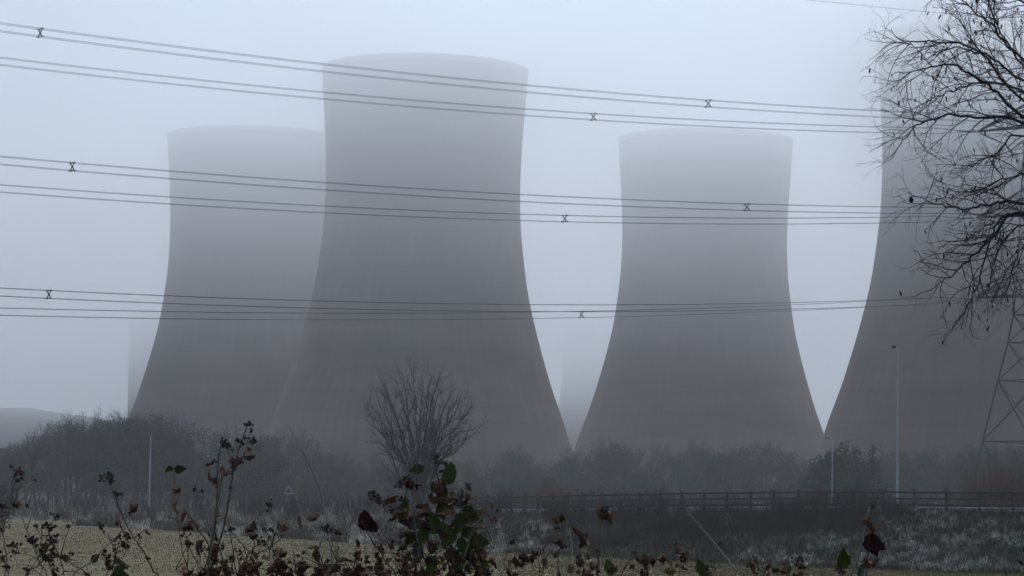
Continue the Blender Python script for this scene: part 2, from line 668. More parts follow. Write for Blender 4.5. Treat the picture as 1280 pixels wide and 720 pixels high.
# undergrowth at the foot of the wood and scrub on the road bank
def shrub(H, W, mw, n=16, dense=1.0):
    b = MB()
    spec = [(.26 / dense, W * .3, .6, V((0, 0, .3)), .016, .15), (.16 / dense, W * .16, .65, V((0, 0, .1)), .009, .1)]
    for i in range(n):
        an = R.uniform(0, 6.28)
        q = sqrt(R.random()) * W * .3
        lean = V((cos(an) * R.uniform(0, .9), sin(an) * R.uniform(0, .9), 1))
        grow([b, b, b], wander(V((cos(an) * q, sin(an) * q, -.1)), lean, H * R.uniform(.6, 1.0), 5, .15, V((0, 0, .1))), .022, .006, 0, spec)
    t = empty('bare_shrub')
    b.build('twigs', mw, t, True)
    return t


sh = [shrub(1.9, 2.4, m_brown, 20, 1.2), shrub(1.5, 2.6, m_brown, 22, 1.2), shrub(2.3, 2.4, m_brown, 18, 1.1)]
shused = set()


def put_shrub(i, px, D, s, label, group):
    o = sh[i] if i not in shused else copy_tree(sh[i])
    shused.add(i)
    place(o, px, D, label, 'shrub', group, s)


for x in range(-60, 1400, 30):                                 # beyond the road, at the foot of the trees
    px = x + R.uniform(-8, 8)
    put_shrub(R.randrange(3), px, interp(FENCE, px) + R.uniform(48, 80), R.uniform(1.5, 2.4), 'dim bare shrub in the mist at the foot of the far trees beyond the road', 'shrubs beyond the road')
x = 690
while x < 1125:                                                # dark brown scrub on the bank under the fence
    f, e = interp(FENCE, x), interp(EDGE, x)
    for k in range(2):
        D = lerp(e + 2, f - 1.5, R.uniform(.12, .92) if x < 960 else R.uniform(.45, .88))
        put_shrub(R.randrange(3), x + R.uniform(-8, 8), D, R.uniform(.62, 1.0), 'dark brown leafless scrub bush on the road bank under the timber fence', 'brown scrub bushes on the bank')
    x += R.uniform(8, 13)
x = -40
while x < 640:                                                 # hedge line at the far side of the field
    f, e = interp(FENCE, x), interp(EDGE, x)
    put_shrub(R.randrange(3), x, lerp(e, f, R.uniform(.25, .95)), R.uniform(.8, 1.25), 'dim bare hedge bush along the far edge of the tan field below the wood', 'hedge bushes at the field edge')
    x += R.uniform(10, 17)
x = 1130
while x < 1300:
    f, e = interp(FENCE, x), interp(EDGE, x)
    put_shrub(R.randrange(3), x, lerp(e, f, R.uniform(.66, .88)), R.uniform(.35, .55), 'low dark bush at the top of the pale frosted bank below the crash barrier', 'low bushes above the frosted bank')
    x += R.uniform(14, 22)


def big_bush(px, D, H, W, mw, label, n=34):
    b = MB()
    spec = [(.34, W * .26, .6, V((0, 0, .4)), .022, .2), (.2, W * .11, .65, V((0, 0, .2)), .012, .1)]
    for i in range(n):
        an = R.uniform(0, 6.28)
        q = sqrt(R.random()) * W * .2
        lean = V((cos(an) * R.uniform(0, .85), sin(an) * R.uniform(0, .85), 1))
        grow([b, b, b], wander(V((cos(an) * q, sin(an) * q, -.1)), lean, H * R.uniform(.6, 1.0), 6, .13, V((0, 0, .1))), .035, .008, 0, spec)
    t = empty('bare_shrub')
    b.build('twigs', mw, t, True)
    c = at(px, 600, D)
    t.location = (c.x, D, gz(c.x, D) - .1)
    tag(t, label, 'shrub')
    return t


big_bush(678, 238, 4.0, 6.6, m_rust, 'russet brown bush beyond the fence posts at the foot of the tallest tower')
big_bush(815, 236, 3.9, 4.6, m_twig, 'dark grey bare bush beyond the fence in front of the lone standing tower', 20)
big_bush(1242, 196, 5.6, 7.2, m_rust, 'russet brown bare bush growing around the foot of the pylon', 44)


def on_ground(t, px, D):
    c = at(px, 600, D)
    t.location = (c.x, D, gz(c.x, D) - .1)


t = leafy('evergreen_tree', [(V((0, 0, 3.6)), V((3.2, 3.0, 2.6))), (V((-2.0, 0, 2.6)), V((2.2, 2.2, 2.2))), (V((2.4, .4, 2.8)), V((2.3, 2.0, 2.2))), (V((.5, 0, 5.6)), V((2.0, 2.0, 1.8))), (V((-1.2, .3, 5.0)), V((1.7, 1.6, 1.5)))], 5200, .55, m_ever, m_wood,
          [V((0, 0, -.2)), V((0, 0, 3)), V((.2, 0, 6))])
on_ground(t, 1049, 352)
t.scale = (1.35, 1.3, 1.42)
tag(t, 'rounded dark evergreen tree in the mist beside the shorter lamp column', 'tree')
t = leafy('conifer_tree', [(V((0, 0, .9 + i * .9)), V((2.7 - i * .36, 2.6 - i * .35, .9))) for i in range(7)], 4200, .5, m_ever, m_wood, [V((0, 0, -.2)), V((0, 0, 4)), V((.1, 0, 7.2))])
on_ground(t, 1090, 358)
t.scale = (1.3, 1.3, 1.44)
tag(t, 'cone shaped dark conifer in the mist between the two lamp columns', 'tree')
t = leafy('evergreen_bush', [(V((0, 0, 1.6)), V((2.0, 1.6, 1.8))), (V((.9, 0, 2.6)), V((1.3, 1.2, 1.3))), (V((-1, .2, 3.2)), V((1.5, 1.3, 1.4)))], 3600, .28, m_ever, m_bark, [V((0, 0, -.2)), V((0, 0, 1.5)), V((.1, 0, 3))])
on_ground(t, -14, 205)
tag(t, 'dark green evergreen bush at the far edge of the field beside the misty wood', 'bush')


# ------------------------------------------------------------------ fence, crash barrier, lamps, signs
m_timber = mat('weathered_timber', (.068, .053, .041), .95, .3, 4, .3, 20, rnd=.2)
m_galv = mat('galvanised_steel', (.42, .43, .43), .5, .15, 2)
m_galvd = mat('dull_steel', (.11, .115, .12), .7, .2, 2, metal=.3)


def walk(a0, a1, off, step):
    """points step metres apart along the roadside"""
    out, a = [fence_pt(a0, off)], a0
    while a < a1:
        a += 1
        p = fence_pt(a, off)
        if (p - out[-1]).length >= step: out.append(p)
    return out


def fence():
    pts = walk(560, 1480, 0, 2.1)
    o = pts[0]
    t = empty('timber_fence', o, 'weathered brown post and rail timber fence along the top of the road bank', 'fence')
    for p in pts:
        mb = MB()
        h = 1.32 + R.uniform(-.05, .07)
        mb.box((0, 0, h / 2 - .15), (.15, .12, h + .3), R.uniform(0, .3))
        mb.v[-4:] = [(x, y, z + (.03 if y > 0 else -.02)) for x, y, z in mb.v[-4:]]
        q = mb.build('post', m_timber, t)
        q.location = p - o
        q.rotation_euler = (R.uniform(-.03, .03), R.uniform(-.03, .03), 0)
    for h in (.42, .8, 1.17):
        mb = MB()
        for i in range(len(pts) - 1):
            a, b = pts[i] - o + V((0, -.085, h + R.uniform(-.02, .02))), pts[i + 1] - o + V((0, -.085, h + R.uniform(-.02, .02)))
            mb.bar(a, b - (b - a) * .003, .04, .11)
        mb.build('rail', m_timber, t)


fence()


def barrier():
    pts = walk(520, 1500, 4.6, 2.4)
    o = pts[0]
    t = empty('crash_barrier', o, 'pale galvanised crash barrier behind the timber fence beside the road', 'barrier')
    prof = [(0, .74), (-.05, .71), (-.05, .65), (.03, .60), (.03, .55), (-.05, .50), (-.05, .44), (0, .41)]
    mb = MB()
    for p in pts:
        q = p - o
        for dy, z in prof: mb.v.append((q.x, q.y + dy, q.z + z))
    n = len(prof)
    for i in range(len(pts) - 1):
        for j in range(n - 1):
            mb.f.append((i * n + j, (i + 1) * n + j, (i + 1) * n + j + 1, i * n + j + 1))
    mb.build('beam', m_galv, t)
    for p in pts:
        mb = MB()
        mb.box((0, .1, .12), (.06, .1, 1.1))
        q = mb.build('post', m_galvd, t)
        q.location = p - o


barrier()


m_col = mat('lamp_column_paint', (.42, .44, .42), .6, .15, 1.5)
m_dark = mat('dark_lantern', (.03, .032, .035), .6, .2, 4)


def lamp(px, D, ytop, label, head, lean=0):
    base = at(px, 620, D)
    gx, gy = base.x, D
    g = gz(gx, gy)
    top = at(px, ytop, D).z
    H = top - g
    t = empty('lamp_column', (gx, gy, g - .1), label, 'street lamp', 'lamp columns along the road')
    mb = MB()
    lx = lean * H
    mb.tube([(0, 0, 0), (0, 0, 1.3), (0, 0, 1.32), (lx, 0, H)], [.12, .12, .085, .055], 10)
    mb.build('column', m_col, t, True)
    d = V((cos(head), sin(head), 0))
    mb = MB()
    mb.tube([V((lx, 0, H - .05)), V((lx, 0, H + .12)) + d * .05, V((lx, 0, H + .22)) + d * .25, V((lx, 0, H + .26)) + d * .5], [.05, .045, .04, .04], 8)
    mb.build('bracket', m_col, t, True)
    mb = MB()
    c = V((lx, 0, H + .27)) + d * .85
    s = V((0, 0, 1)).cross(d)
    ring = []
    for u, wd, hh in ((-.42, .06, .05), (-.3, .13, .09), (0, .17, .11), (.3, .13, .08), (.42, .05, .03)):
        n0 = len(mb.v)
        for k in range(8):
            an = 2 * pi * k / 8
            mb.v.append(tuple(c + d * u + s * (cos(an) * wd) + V((0, 0, sin(an) * hh))))
        ring.append(n0)
    for i in range(4):
        for k in range(8):
            mb.f.append((ring[i] + k, ring[i] + (k + 1) % 8, ring[i + 1] + (k + 1) % 8, ring[i + 1] + k))
    mb.f += [tuple(ring[0] + k for k in reversed(range(8))), tuple(ring[4] + k for k in range(8))]
    mb.build('lantern', m_dark, t, True)


lamp(1121.5, 178, 436, 'tallest pale lamp column with a small dark lantern standing behind the crash barrier', 1.75)
lamp(1040, 330, 549, 'shorter distant lamp column beside the rounded evergreen tree under the narrow gap', 2.3)
lamp(186.5, 345, 545, 'distant pale lamp column standing before the misty wood', 1.6)


def triangle_sign():
    D = 262
    c = at(361, 612, D)
    g = gz(c.x, D)
    t = empty('warning_sign', (c.x, D, g), 'small triangular warning sign with a pale border on a post before the wood', 'road sign')
    mb = MB(); mb.tube([(0, 0, -.2), (0, 0, c.z - g + .2)], .04, 8); mb.build('post', m_galvd, t, True)
    zc = c.z - g
    tri = [V((-.5, -.06, zc - .42)), V((.5, -.06, zc - .42)), V((0, -.06, zc + .47))]
    ctr = (tri[0] + tri[1] + tri[2]) / 3
    inn = [ctr + (p - ctr) * .62 for p in tri]
    mb = MB()
    for i in range(3):
        j = (i + 1) % 3
        mb.quad(tri[i], tri[j], inn[j], inn[i])
        b = V((0, .02, 0))
        mb.quad(tri[j], tri[i], tri[i] + b, tri[j] + b)
    mb.build('border', mat('sign_border', (.55, .53, .52), .5, .1, 2), t)
    mb = MB()
    mb.tri(*[p + V((0, .006, 0)) for p in inn])
    mb.tri(*[p + V((0, .024, 0)) for p in reversed(tri)])
    mb.build('plate', m_galvd, t)


triangle_sign()


def pale_sign():
    D = 284
    c = at(70, 612, D)
    g = gz(c.x, D)
    t = empty('road_sign', (c.x, D, g), 'pale round-topped road sign seen edge on in front of the misty wood', 'road sign')
    mb = MB(); mb.tube([(-.2, 0, -.2), (-.2, 0, c.z - g + .6)], .05, 8); mb.build('post', m_col, t, True)
    mb = MB()
    zc = c.z - g
    ol = [(-.34, zc - .75), (.34, zc - .75), (.38, zc + .2), (.28, zc + .62), (0, zc + .85), (-.26, zc + .66), (-.36, zc + .2)]
    n = len(ol)
    for y in (-.05, -.08):
        for x, z in ol: mb.v.append((x, y, z))
    mb.f += [tuple(range(n)), tuple(range(2 * n - 1, n - 1, -1))] + [(i, (i + 1) % n, n + (i + 1) % n, n + i) for i in range(n)]
    mb.build('plate', mat('pale_sign_face', (.14, .14, .135), .7, .3, 2), t)


pale_sign()

# ------------------------------------------------------------------ power line
LINE = {}
PY = V((45.6, 235.0))                    # pylon foot
ARM = V((-.63, .777))                    # the cross arms point along this and against it
TIPF = V((41.2, 240.4))
TIPN = V((50.0, 229.6))


def fit(samples, D0, tip):
    """quadratic height profile through three photograph samples for the straight line in plan from the left of the frame to tip"""
    p0 = at(0, 200, D0).to_2d()
    q = []
    for x, y in samples:
        # depth on the plan line at column x (columns lean a little with height: iterate)
        D = D0
        for _ in range(30):
            P = at(x, y, D)
            u = (P.x / P.y)
            # intersection of the sight line X = u Y with the line p0 + s (tip - p0)
            dx, dy = tip.x - p0.x, tip.y - p0.y
            s = (u * p0.y - p0.x) / (dx - u * dy)
            D = p0.y + s * dy
        q.append((s, at(x, y, D).z))
    (a, A), (b, B), (c, C) = q
    def z(s):
        return A * (s - b) * (s - c) / ((a - b) * (a - c)) + B * (s - a) * (s - c) / ((b - a) * (b - c)) + C * (s - a) * (s - b) / ((c - a) * (c - b))
    return p0, z


SPANS = [
    ('near', 170, TIPN, [(0, 34), (660, 111), (1090, 142)], [50, 885], 'highest power line bundle, with two X spacers, crossing above the rim of the tallest tower'),
    ('far', 185, TIPF, [(0, 76.5), (660, 140.5), (1090, 162)], [742], 'second highest power line bundle, with one spacer in the sky between the towers'),
    ('near', 170, TIPN, [(0, 200.5), (660, 248), (1040, 261.5)], [90, 934], 'third power line bundle from the top, a spacer before the lone standing tower'),
    ('far', 185, TIPF, [(0, 235.5), (660, 272), (1040, 276)], [706], 'fourth power line bundle from the top, one spacer between the towers'),
    ('near', 170, TIPN, [(0, 365), (640, 385), (1040, 381)], [61], 'fifth power line bundle from the top, a spacer near its outer end'),
    ('far', 185, TIPF, [(0, 389.5), (640, 394.5), (1040, 382.5)], [727], 'lowest power line bundle, with one spacer in the gap beside the tallest tower'),
]
m_wire = mat('conductor', (.27, .265, .25), .6, .15, 1, metal=.3)
m_spacer = mat('spacer_metal', (.09, .09, .09), .6, .15, 3)
m_glass = mat('porcelain', (.75, .77, .8), .3, .08, 3)
m_lat = mat('pylon_steel', (.15, .155, .155), .7, .2, 1.5, metal=.2)
tips_z = []
DIRB = V((.93, -.36, -.05)).normalized()
for side, D0, tip, samples, spx, label in SPANS:
    p0, zf = fit(samples, D0, tip)
    zt = zf(1.0)
    tips_z.append((side, zt))
    t = empty('power_line', (tip.x, tip.y, zt), label, 'power line', 'power line bundles between the pylons')
    org = V((tip.x, tip.y, zt))
    d2 = (tip - p0)
    per = V((-d2.y, d2.x, 0)).normalized() * .24
    offs = [per + V((0, 0, .25)), -per + V((0, 0, .25)), per - V((0, 0, .25)), -per - V((0, 0, .25))]
    Lh = d2.length
    s_end = 1 - 2.3 / Lh
    def pt(s): return V((p0.x + d2.x * s, p0.y + d2.y * s, zf(s))) - org
    ss = [-1.6 + (s_end + 1.6) * i / 90 for i in range(91)]
    def tight(s):                                      # bundle closes up at the insulator
        return min(1, (s_end - s) * Lh / 1.2 * .75 + .25)
    endB = DIRB * 2.3 + V((0, 0, -1.0))
    for o_ in offs:
        mb = MB()
        mb.tube([pt(s) + o_ * tight(s) for s in ss], .0165, 4)
        mb.build('conductor', m_wire, t, True)
        mb = MB()                                      # the span beyond the pylon
        mb.tube([endB + DIRB * (300 * (i / 40)) + V((0, 0, -26 * (i / 40) * (1 - .6 * i / 40))) + V((0, o_.x + o_.y, o_.z)) * min(1, .25 + i) for i in range(41)], .0165, 4)
        mb.build('conductor', m_wire, t, True)
    for dx in (-.15, .15):
        mb = MB()                                      # jumper loop under the arm
        a, b = pt(s_end), endB
        mb.tube([a.lerp(b, i / 16) + V((dx, dx, -3.1 * (1 - (2 * i / 16 - 1) ** 2) ** .8)) for i in range(17)], .028, 4)
        mb.build('jumper_loop', m_wire, t, True)
    for x in spx:
        best = min((abs((lambda P: 640 + F * (P - EYE).dot(RT) / (P - EYE).dot(fw))(pt(s / 2000) + org) - x), s / 2000) for s in range(-200, 2000))
        c = pt(best[1])
        mb = MB()
        for o_ in offs:
            mb.bar(c, c + V((o_.x * 1.45, o_.y * 1.45, o_.z * 1.15)), .05, .05)
            mb.bar(c + o_ - d2.to_3d().normalized() * .12, c + o_ + d2.to_3d().normalized() * .10, .06, .06)
        mb.box(c, (.11, .11, .11))
        mb.build('spacer', m_spacer, t)


def pylon():
    g = gz(PY.x, PY.y)
    t = empty('pylon', (PY.x, PY.y, g), 'dark steel lattice pylon at the edge of the frame behind the overhanging twigs', 'pylon')
    H = 45.5 - g
    A3, B3 = V((ARM.x, ARM.y, 0)), V((-ARM.y, ARM.x, 0))
    def half(z):
        return interp([(0, 4.7), (14, 2.3), (19, 1.5), (34, .85), (H, .12)], z)
    def cor(i, z):
        s = ((-1, -1), (1, -1), (1, 1), (-1, 1))[i]
        return A3 * (s[0] * half(z)) + B3 * (s[1] * half(z)) + V((0, 0, z))
    lv = [0, 8.0, 13.3, 16.6, 19, 21.2, 23.4, 25.6, 27.8, 30, 32, 34, 36.5, 39, H]
    mb = MB()
    for i in range(4):
        for k in range(len(lv) - 1): mb.bar(cor(i, lv[k]), cor(i, lv[k + 1]), .15 if lv[k] < 20 else .11)
    mb.build('leg_frame', m_lat, t)
    mb = MB()
    for i in range(4):
        j = (i + 1) % 4
        for k in range(len(lv) - 2):
            mb.bar(cor(i, lv[k]), cor(j, lv[k + 1]), .065)
            mb.bar(cor(j, lv[k]), cor(i, lv[k + 1]), .065)
            mb.bar(cor(i, lv[k + 1]), cor(j, lv[k + 1]), .08)
    mb.build('bracing', m_lat, t)
    for side, zt in tips_z:
        tip = (TIPF if side == 'far' else TIPN) - PY
        tp = V((tip.x, tip.y, zt - g))
        sg = 1 if side == 'far' else -1
        mb = MB()
        z0, z1 = tp.z - .1, tp.z + 1.9
        roots = [A3 * (sg * half(z)) + B3 * (s * half(z)) + V((0, 0, z)) for z in (z0, z1) for s in (-1, 1)]
        for r in roots: mb.bar(r, tp, .13)
        for u0_, u1_ in ((0, .25), (.25, .5), (.5, .75)):
            for a, b in ((0, 2), (1, 3), (2, 3), (0, 1)):
                mb.bar(roots[a].lerp(tp, u0_), roots[b].lerp(tp, u1_), .07)
                mb.bar(roots[b].lerp(tp, u0_), roots[a].lerp(tp, u0_), .06)
        mb.build('cross_arm', m_lat, t)
        ua = -V((tip.x, tip.y, 0))
        p0 = at(0, 200, 170 if side == 'near' else 185).to_2d()
        dA = (p0 - (TIPF if side == 'far' else TIPN)).to_3d().normalized()
        for d, dz in ((dA, -.15), (DIRB, -1.0)):
            e = tp + d * 2.3 + V((0, 0, dz))
            st = tp + (e - tp) * .1
            pts, rr = [], []
            for k in range(25):
                pts.append(st.lerp(e, k / 24))
                rr.append(.14 if k % 2 else .06)
            mb = MB()
            mb.tube(pts, rr, 8)
            mb.build('insulator', m_glass, t)
    # earth wire, hung from the peak
    p = V((PY.x, PY.y, 45.5))
    e = empty('earth_wire', p, 'thin earth wire high above the other lines, running to the pylon peak', 'power line')
    a, b = at(1010, 0, 220), at(1130, 12, 227)
    mb = MB()
    dd = (a - b)
    pts = [V((0, 0, 0)), at(1215, 20, 231) - p, b - p, a - p]
    for k in range(1, 30): pts.append(a - p + V((dd.x, dd.y, 0)) * k * .9 + V((0, 0, (dd.z * .9 - .05) * k * (1 - k / 60))))
    mb.tube(pts, .016, 4)
    mb.build('wire', m_wire, e, True)


pylon()

# ------------------------------------------------------------------ the overhanging tree
m_birch = mat('birch_bark', (.20, .19, .18), .8, .55, 3, .4, 14, hue=(.05, .045, .04), stretch=(1, 1, 4))
m_limb = mat('dark_limb_bark', (.085, .067, .056), .9, .35, 20, .3, 60)
m_fine = mat('dark_fine_twigs', (.105, .076, .060), .9, .35, 6)
m_catkin = mat('brown_catkins', (.022, .016, .013), .9, .3, 40)


def birch():
    D = 15.0
    foot = V((3.95, D + .3, 0))
    foot.z = gz(foot.x, foot.y) - .1
    t = empty('birch_tree', foot, 'bare tree with dark catkin-hung twigs overhanging the pylon', 'tree')
    a, b, c = MB(), MB(), MB()
    trunk = [V((0, 0, 0)), V((.02, 0, 1.2)), V((-.03, .05, 2.6)), V((.05, 0, 4.2)), V((.02, .04, 5.8)), V((.1, 0, 7.4)), V((.14, 0, 9.2))]
    a.tube(sm(trunk, 4), [lerp(.17, .02, i / 24) for i in range(25)], 10)
    limbs = [
        (.030, 0, [(1500, 330), (1400, 205), (1280, 145), (1230, 105), (1180, 82), (1130, 88), (1106, 108)]),
        (.028, .3, [(1500, 250), (1390, 130), (1280, 75), (1235, 30), (1200, 5), (1165, -30)]),
        (.026, -.3, [(1510, 190), (1400, 70), (1290, 10), (1235, -25), (1190, -70)]),
        (.028, -.25, [(1500, 340), (1400, 215), (1280, 153), (1215, 146), (1160, 146), (1125, 165), (1098, 196)]),
        (.024, .15, [(1500, 340), (1390, 210), (1270, 120), (1215, 62), (1150, 52), (1118, 54), (1086, 46)]),
        (.028, .1, [(1500, 420), (1400, 310), (1280, 255), (1230, 256), (1195, 262), (1155, 252), (1124, 245)]),
        (.030, -.1, [(1500, 425), (1400, 330), (1280, 265), (1235, 300), (1205, 325), (1180, 345), (1152, 362)]),
        (.022, .35, [(1500, 425), (1380, 320), (1270, 270), (1238, 290), (1222, 340), (1206, 380), (1183, 408)]),
        (.024, -.4, [(1500, 270), (1380, 150), (1280, 100), (1230, 70), (1185, 60), (1142, 76)]),
        (.020, .3, [(1500, 360), (1390, 235), (1280, 170), (1245, 190), (1215, 205), (1178, 214)]),
        (.022, -.3, [(1490, 450), (1400, 360), (1310, 295), (1282, 305), (1264, 340), (1256, 372)]),
        (.024, .4, [(1500, 320), (1390, 180), (1270, 112), (1210, 106), (1160, 122), (1112, 142)]),
        (.024, .5, [(1500, 160), (1400, 40), (1310, -10), (1262, -12), (1225, 6)]),
        (.020, -.5, [(1500, 400), (1400, 300), (1300, 225), (1255, 222), (1215, 240), (1170, 236)]),
        (.018, .2, [(1500, 410), (1400, 325), (1290, 280), (1255, 300), (1240, 330), (1232, 366)]),
        (.024, .0, [(1500, 280), (1400, 165), (1300, 100), (1262, 60), (1238, 20), (1230, -20)]),
    ]
    # boughs on the far side of the trunk so that it is a whole tree
    spec = [(.105, .44, .66, V((-.05, 0, -.10)), .0033, .26), (.058, .21, .72, V((-.03, 0, -.14)), .0019, .12), (.06, .085, .8, V((0, 0, -.1)), .0016, .1)]
    global JIT
    JIT = .34
    tips = []
    for r, dD, path in limbs:
        path = [(x if x > 1280 else 1280 - (1280 - x) * .92, y) for x, y in path]
        pts = [at(x, y, D + dD * min(1, i / 2)) - foot for i, (x, y) in enumerate(path)]
        # start on the trunk axis
        z = pts[0].z
        u = max(0, min(.98, z / 9.2)) * 6
        i = int(u)
        pts[0] = trunk[i].lerp(trunk[i + 1], u - i)
        pts = sm(pts, 6)
        pts = [p + rv() * .010 for p in pts]
        grow([b, c, c, c], pts, r * .44, .0018, 0, spec, tips)
    for k in range(16):
        an = R.uniform(-1.9, 1.9)
        z = R.uniform(4.4, 8.8)
        u = z / 9.2 * 6
        i = int(u)
        p = trunk[i].lerp(trunk[i + 1], u - i)
        d = V((cos(an), sin(an), .5))
        grow([b, c, c], wander(p, d, R.uniform(1.2, 2.2), 8, .1, V((0, 0, -.4))), .018, .003, 0, [(.16, .5, .62, V((0, 0, -.3)), .005, .2), (.11, .25, .7, V((0, 0, -.25)), .0026, .12)])
    a.build('trunk', m_birch, t, True)
    b.build('limbs', m_limb, t, True)
    c.build('crown', m_fine, t, True)
    JIT = .22
    # catkins hang from twig tips
    mb = MB()
    mb.tube([(0, 0, 0), (0, 0, -.004), (.001, 0, -.012), (.002, 0, -.022), (.002, 0, -.028)], [.001, .0035, .0048, .004, .0012], 6)
    me = mb.mesh('catkin', m_catkin, True)
    inview = [p for p, d in tips if 1080 < 640 + F * (p + foot - EYE).dot(RT) / (p + foot - EYE).dot(fw) < 1285 and -5 < 360 - F * (p + foot - EYE).dot(UP) / (p + foot - EYE).dot(fw) < 430]
    R.shuffle(inview)
    for p in inview[:96]:
        o = shown('catkin', me, t)
        o.location = p
        o.rotation_euler = (R.uniform(-.5, .5), R.uniform(-.5, .5), R.uniform(0, 6))
        o.scale = [R.uniform(.65, 1.15)] * 3
    # one curled dead leaf still hanging
    mb = MB()
    P = at(1139, 250, D) - foot
    mb.tube([(0, 0, .05), (0, 0, .022)], .0008, 4)
    for k in range(8):
        a0 = 2 * pi * k / 8
        for j in range(4):
            u, w_ = j / 4 * pi, (j + 1) / 4 * pi
            q = lambda uu, aa: (.013 * sin(uu) * cos(aa), .010 * sin(uu) * sin(aa), .018 * cos(uu))
            mb.quad(q(u, a0), q(w_, a0), q(w_, a0 + .785), q(u, a0 + .785))
    o = mb.build('dead_leaf', m_catkin, t, True)
    o.location = P


birch()

# ------------------------------------------------------------------ grass and frosted bank
def blades(mb, c, n, h, spread, lean, w):
    for k in range(n):
        a = R.uniform(0, 6.28)
        q = R.random() * spread
        p = c + V((cos(a) * q, sin(a) * q, -.02))
        d = V((cos(a), sin(a), 0)) * lean * R.uniform(.3, 1.2)
        hh = h * R.uniform(.5, 1.1)
        s = V((-sin(a), cos(a), 0)) * w
        m = p + d * .35 * hh + V((0, 0, hh * .7))
        e = p + d * hh + V((0, 0, hh * R.uniform(.6, 1.0)))
        i = len(mb.v)
        mb.v += [tuple(p - s), tuple(p + s), tuple(m + s * .8), tuple(m - s * .8), tuple(e)]
        mb.f += [(i, i + 1, i + 2, i + 3), (i + 3, i + 2, i + 4)]


def cover():
    m_frost = mat('frosted_dead_growth', (.13, .118, .085), .95, .6, .6, hue=(.66, .63, .52))
    m_grass = mat('tan_field_grass', (.172, .132, .036), .95, .18, .12, hue=(.205, .160, .048))
    m_rough = mat('rough_bank_grass', (.058, .046, .020), .95, .4, .6, hue=(.085, .07, .034))
    fr, ro, fi = MB(), MB(), MB()
    for k in range(5200):
        x = R.uniform(560, 1340)
        f, e = interp(FENCE, x), interp(EDGE, x)
        D = lerp(e, f, R.uniform(-.08, .93))
        X = (x - 640) / 3400 * D
        blades(ro, V((X, D, gz(X, D))), 9, R.uniform(.25, .55), .3, .7, .02)
    for k in range(330):                               # pale frosted hummocks with dark gaps between them
        x = R.uniform(585, 1340)
        f, e = interp(FENCE, x), interp(EDGE, x)
        u = R.uniform(-.05, .85)
        if not ((x > 930 and u < .80 - .35 * (x < 1090) + .1 * sin(x * .05)) or (x < 700 and u < .62)): continue
        D = lerp(e, f, u)
        X = (x - 640) / 3400 * D
        rr, hh = R.uniform(.2, .9), R.uniform(.05, .3)
        for q in range(int(10 * rr / .4)):
            a_, b_ = R.uniform(0, 6.28), sqrt(R.random())
            p = V((X + cos(a_) * b_ * rr, D + sin(a_) * b_ * rr, 0))
            p.z = gz(p.x, p.y) + hh * (1 - b_ * b_)
            blades(fr if R.random() < .8 else ro, p, 7, R.uniform(.15, .5), .16, 1.0, .017)
    for k in range(1500):
        x = R.uniform(100, 640)
        e = interp(EDGE, x)
        D = e + R.uniform(-3, 12)
        X = (x - 640) / 3400 * D
        p = V((X, D, gz(X, D)))
        if sin(x * .045) + sin(x * .11 + 1) > .35: blades(fr, p, 10, R.uniform(.25, .6), .5, 1.0, .03)
        else: blades(ro, p, 9, R.uniform(.3, .6), .4, .7, .03)
    for k in range(34000):
        x = R.uniform(-60, 1330)
        e = interp(EDGE, x)
        D = lerp(112, e + 1, R.random() ** .8)
        X = (x - 640) / 3400 * D
        blades(fi, V((X, D, gz(X, D))), 3, R.uniform(.05, .14), .35, .8, .02)
    tag(fr.build('frosted_grass', m_frost), kind='stuff')
    tag(ro.build('rough_grass', m_rough), kind='stuff')
    tag(fi.build('field_grass', m_grass), kind='stuff')


cover()

# ------------------------------------------------------------------ brambles and dead stems by the camera
m_stem = mat('dark_bramble_stem', (.17, .092, .06), .85, .4, 60)
m_straw = mat('dry_straw_stem', (.46, .39, .28), .85, .3, 40, hue=(.36, .30, .2))
m_dead = mat('withered_brown_leaf', (.19, .10, .055), .8, .5, 60, hue=(.34, .19, .095), rnd=.45, trans=0.25)
m_green = mat('bramble_green_leaf', (.12, .19, .03), .5, .4, 45, hue=(.20, .25, .045), rnd=.3, spec=.4, trans=0.45)
m_olive = mat('yellowing_leaf', (.20, .18, .04), .6, .4, 50, hue=(.13, .15, .035), rnd=.25, trans=0.45)
m_red = mat('dark_red_leaf', (.14, .022, .014), .6, .5, 50, hue=(.08, .018, .012), rnd=.2, spec=.4, trans=0.4)
m_grey = mat('grey_green_leaf_underside', (.2, .235, .15), .8, .3, 50, rnd=.2, trans=0.35)
m_berry = mat('dried_bramble_fruit', (.08, .05, .036), .75, .4, 120)


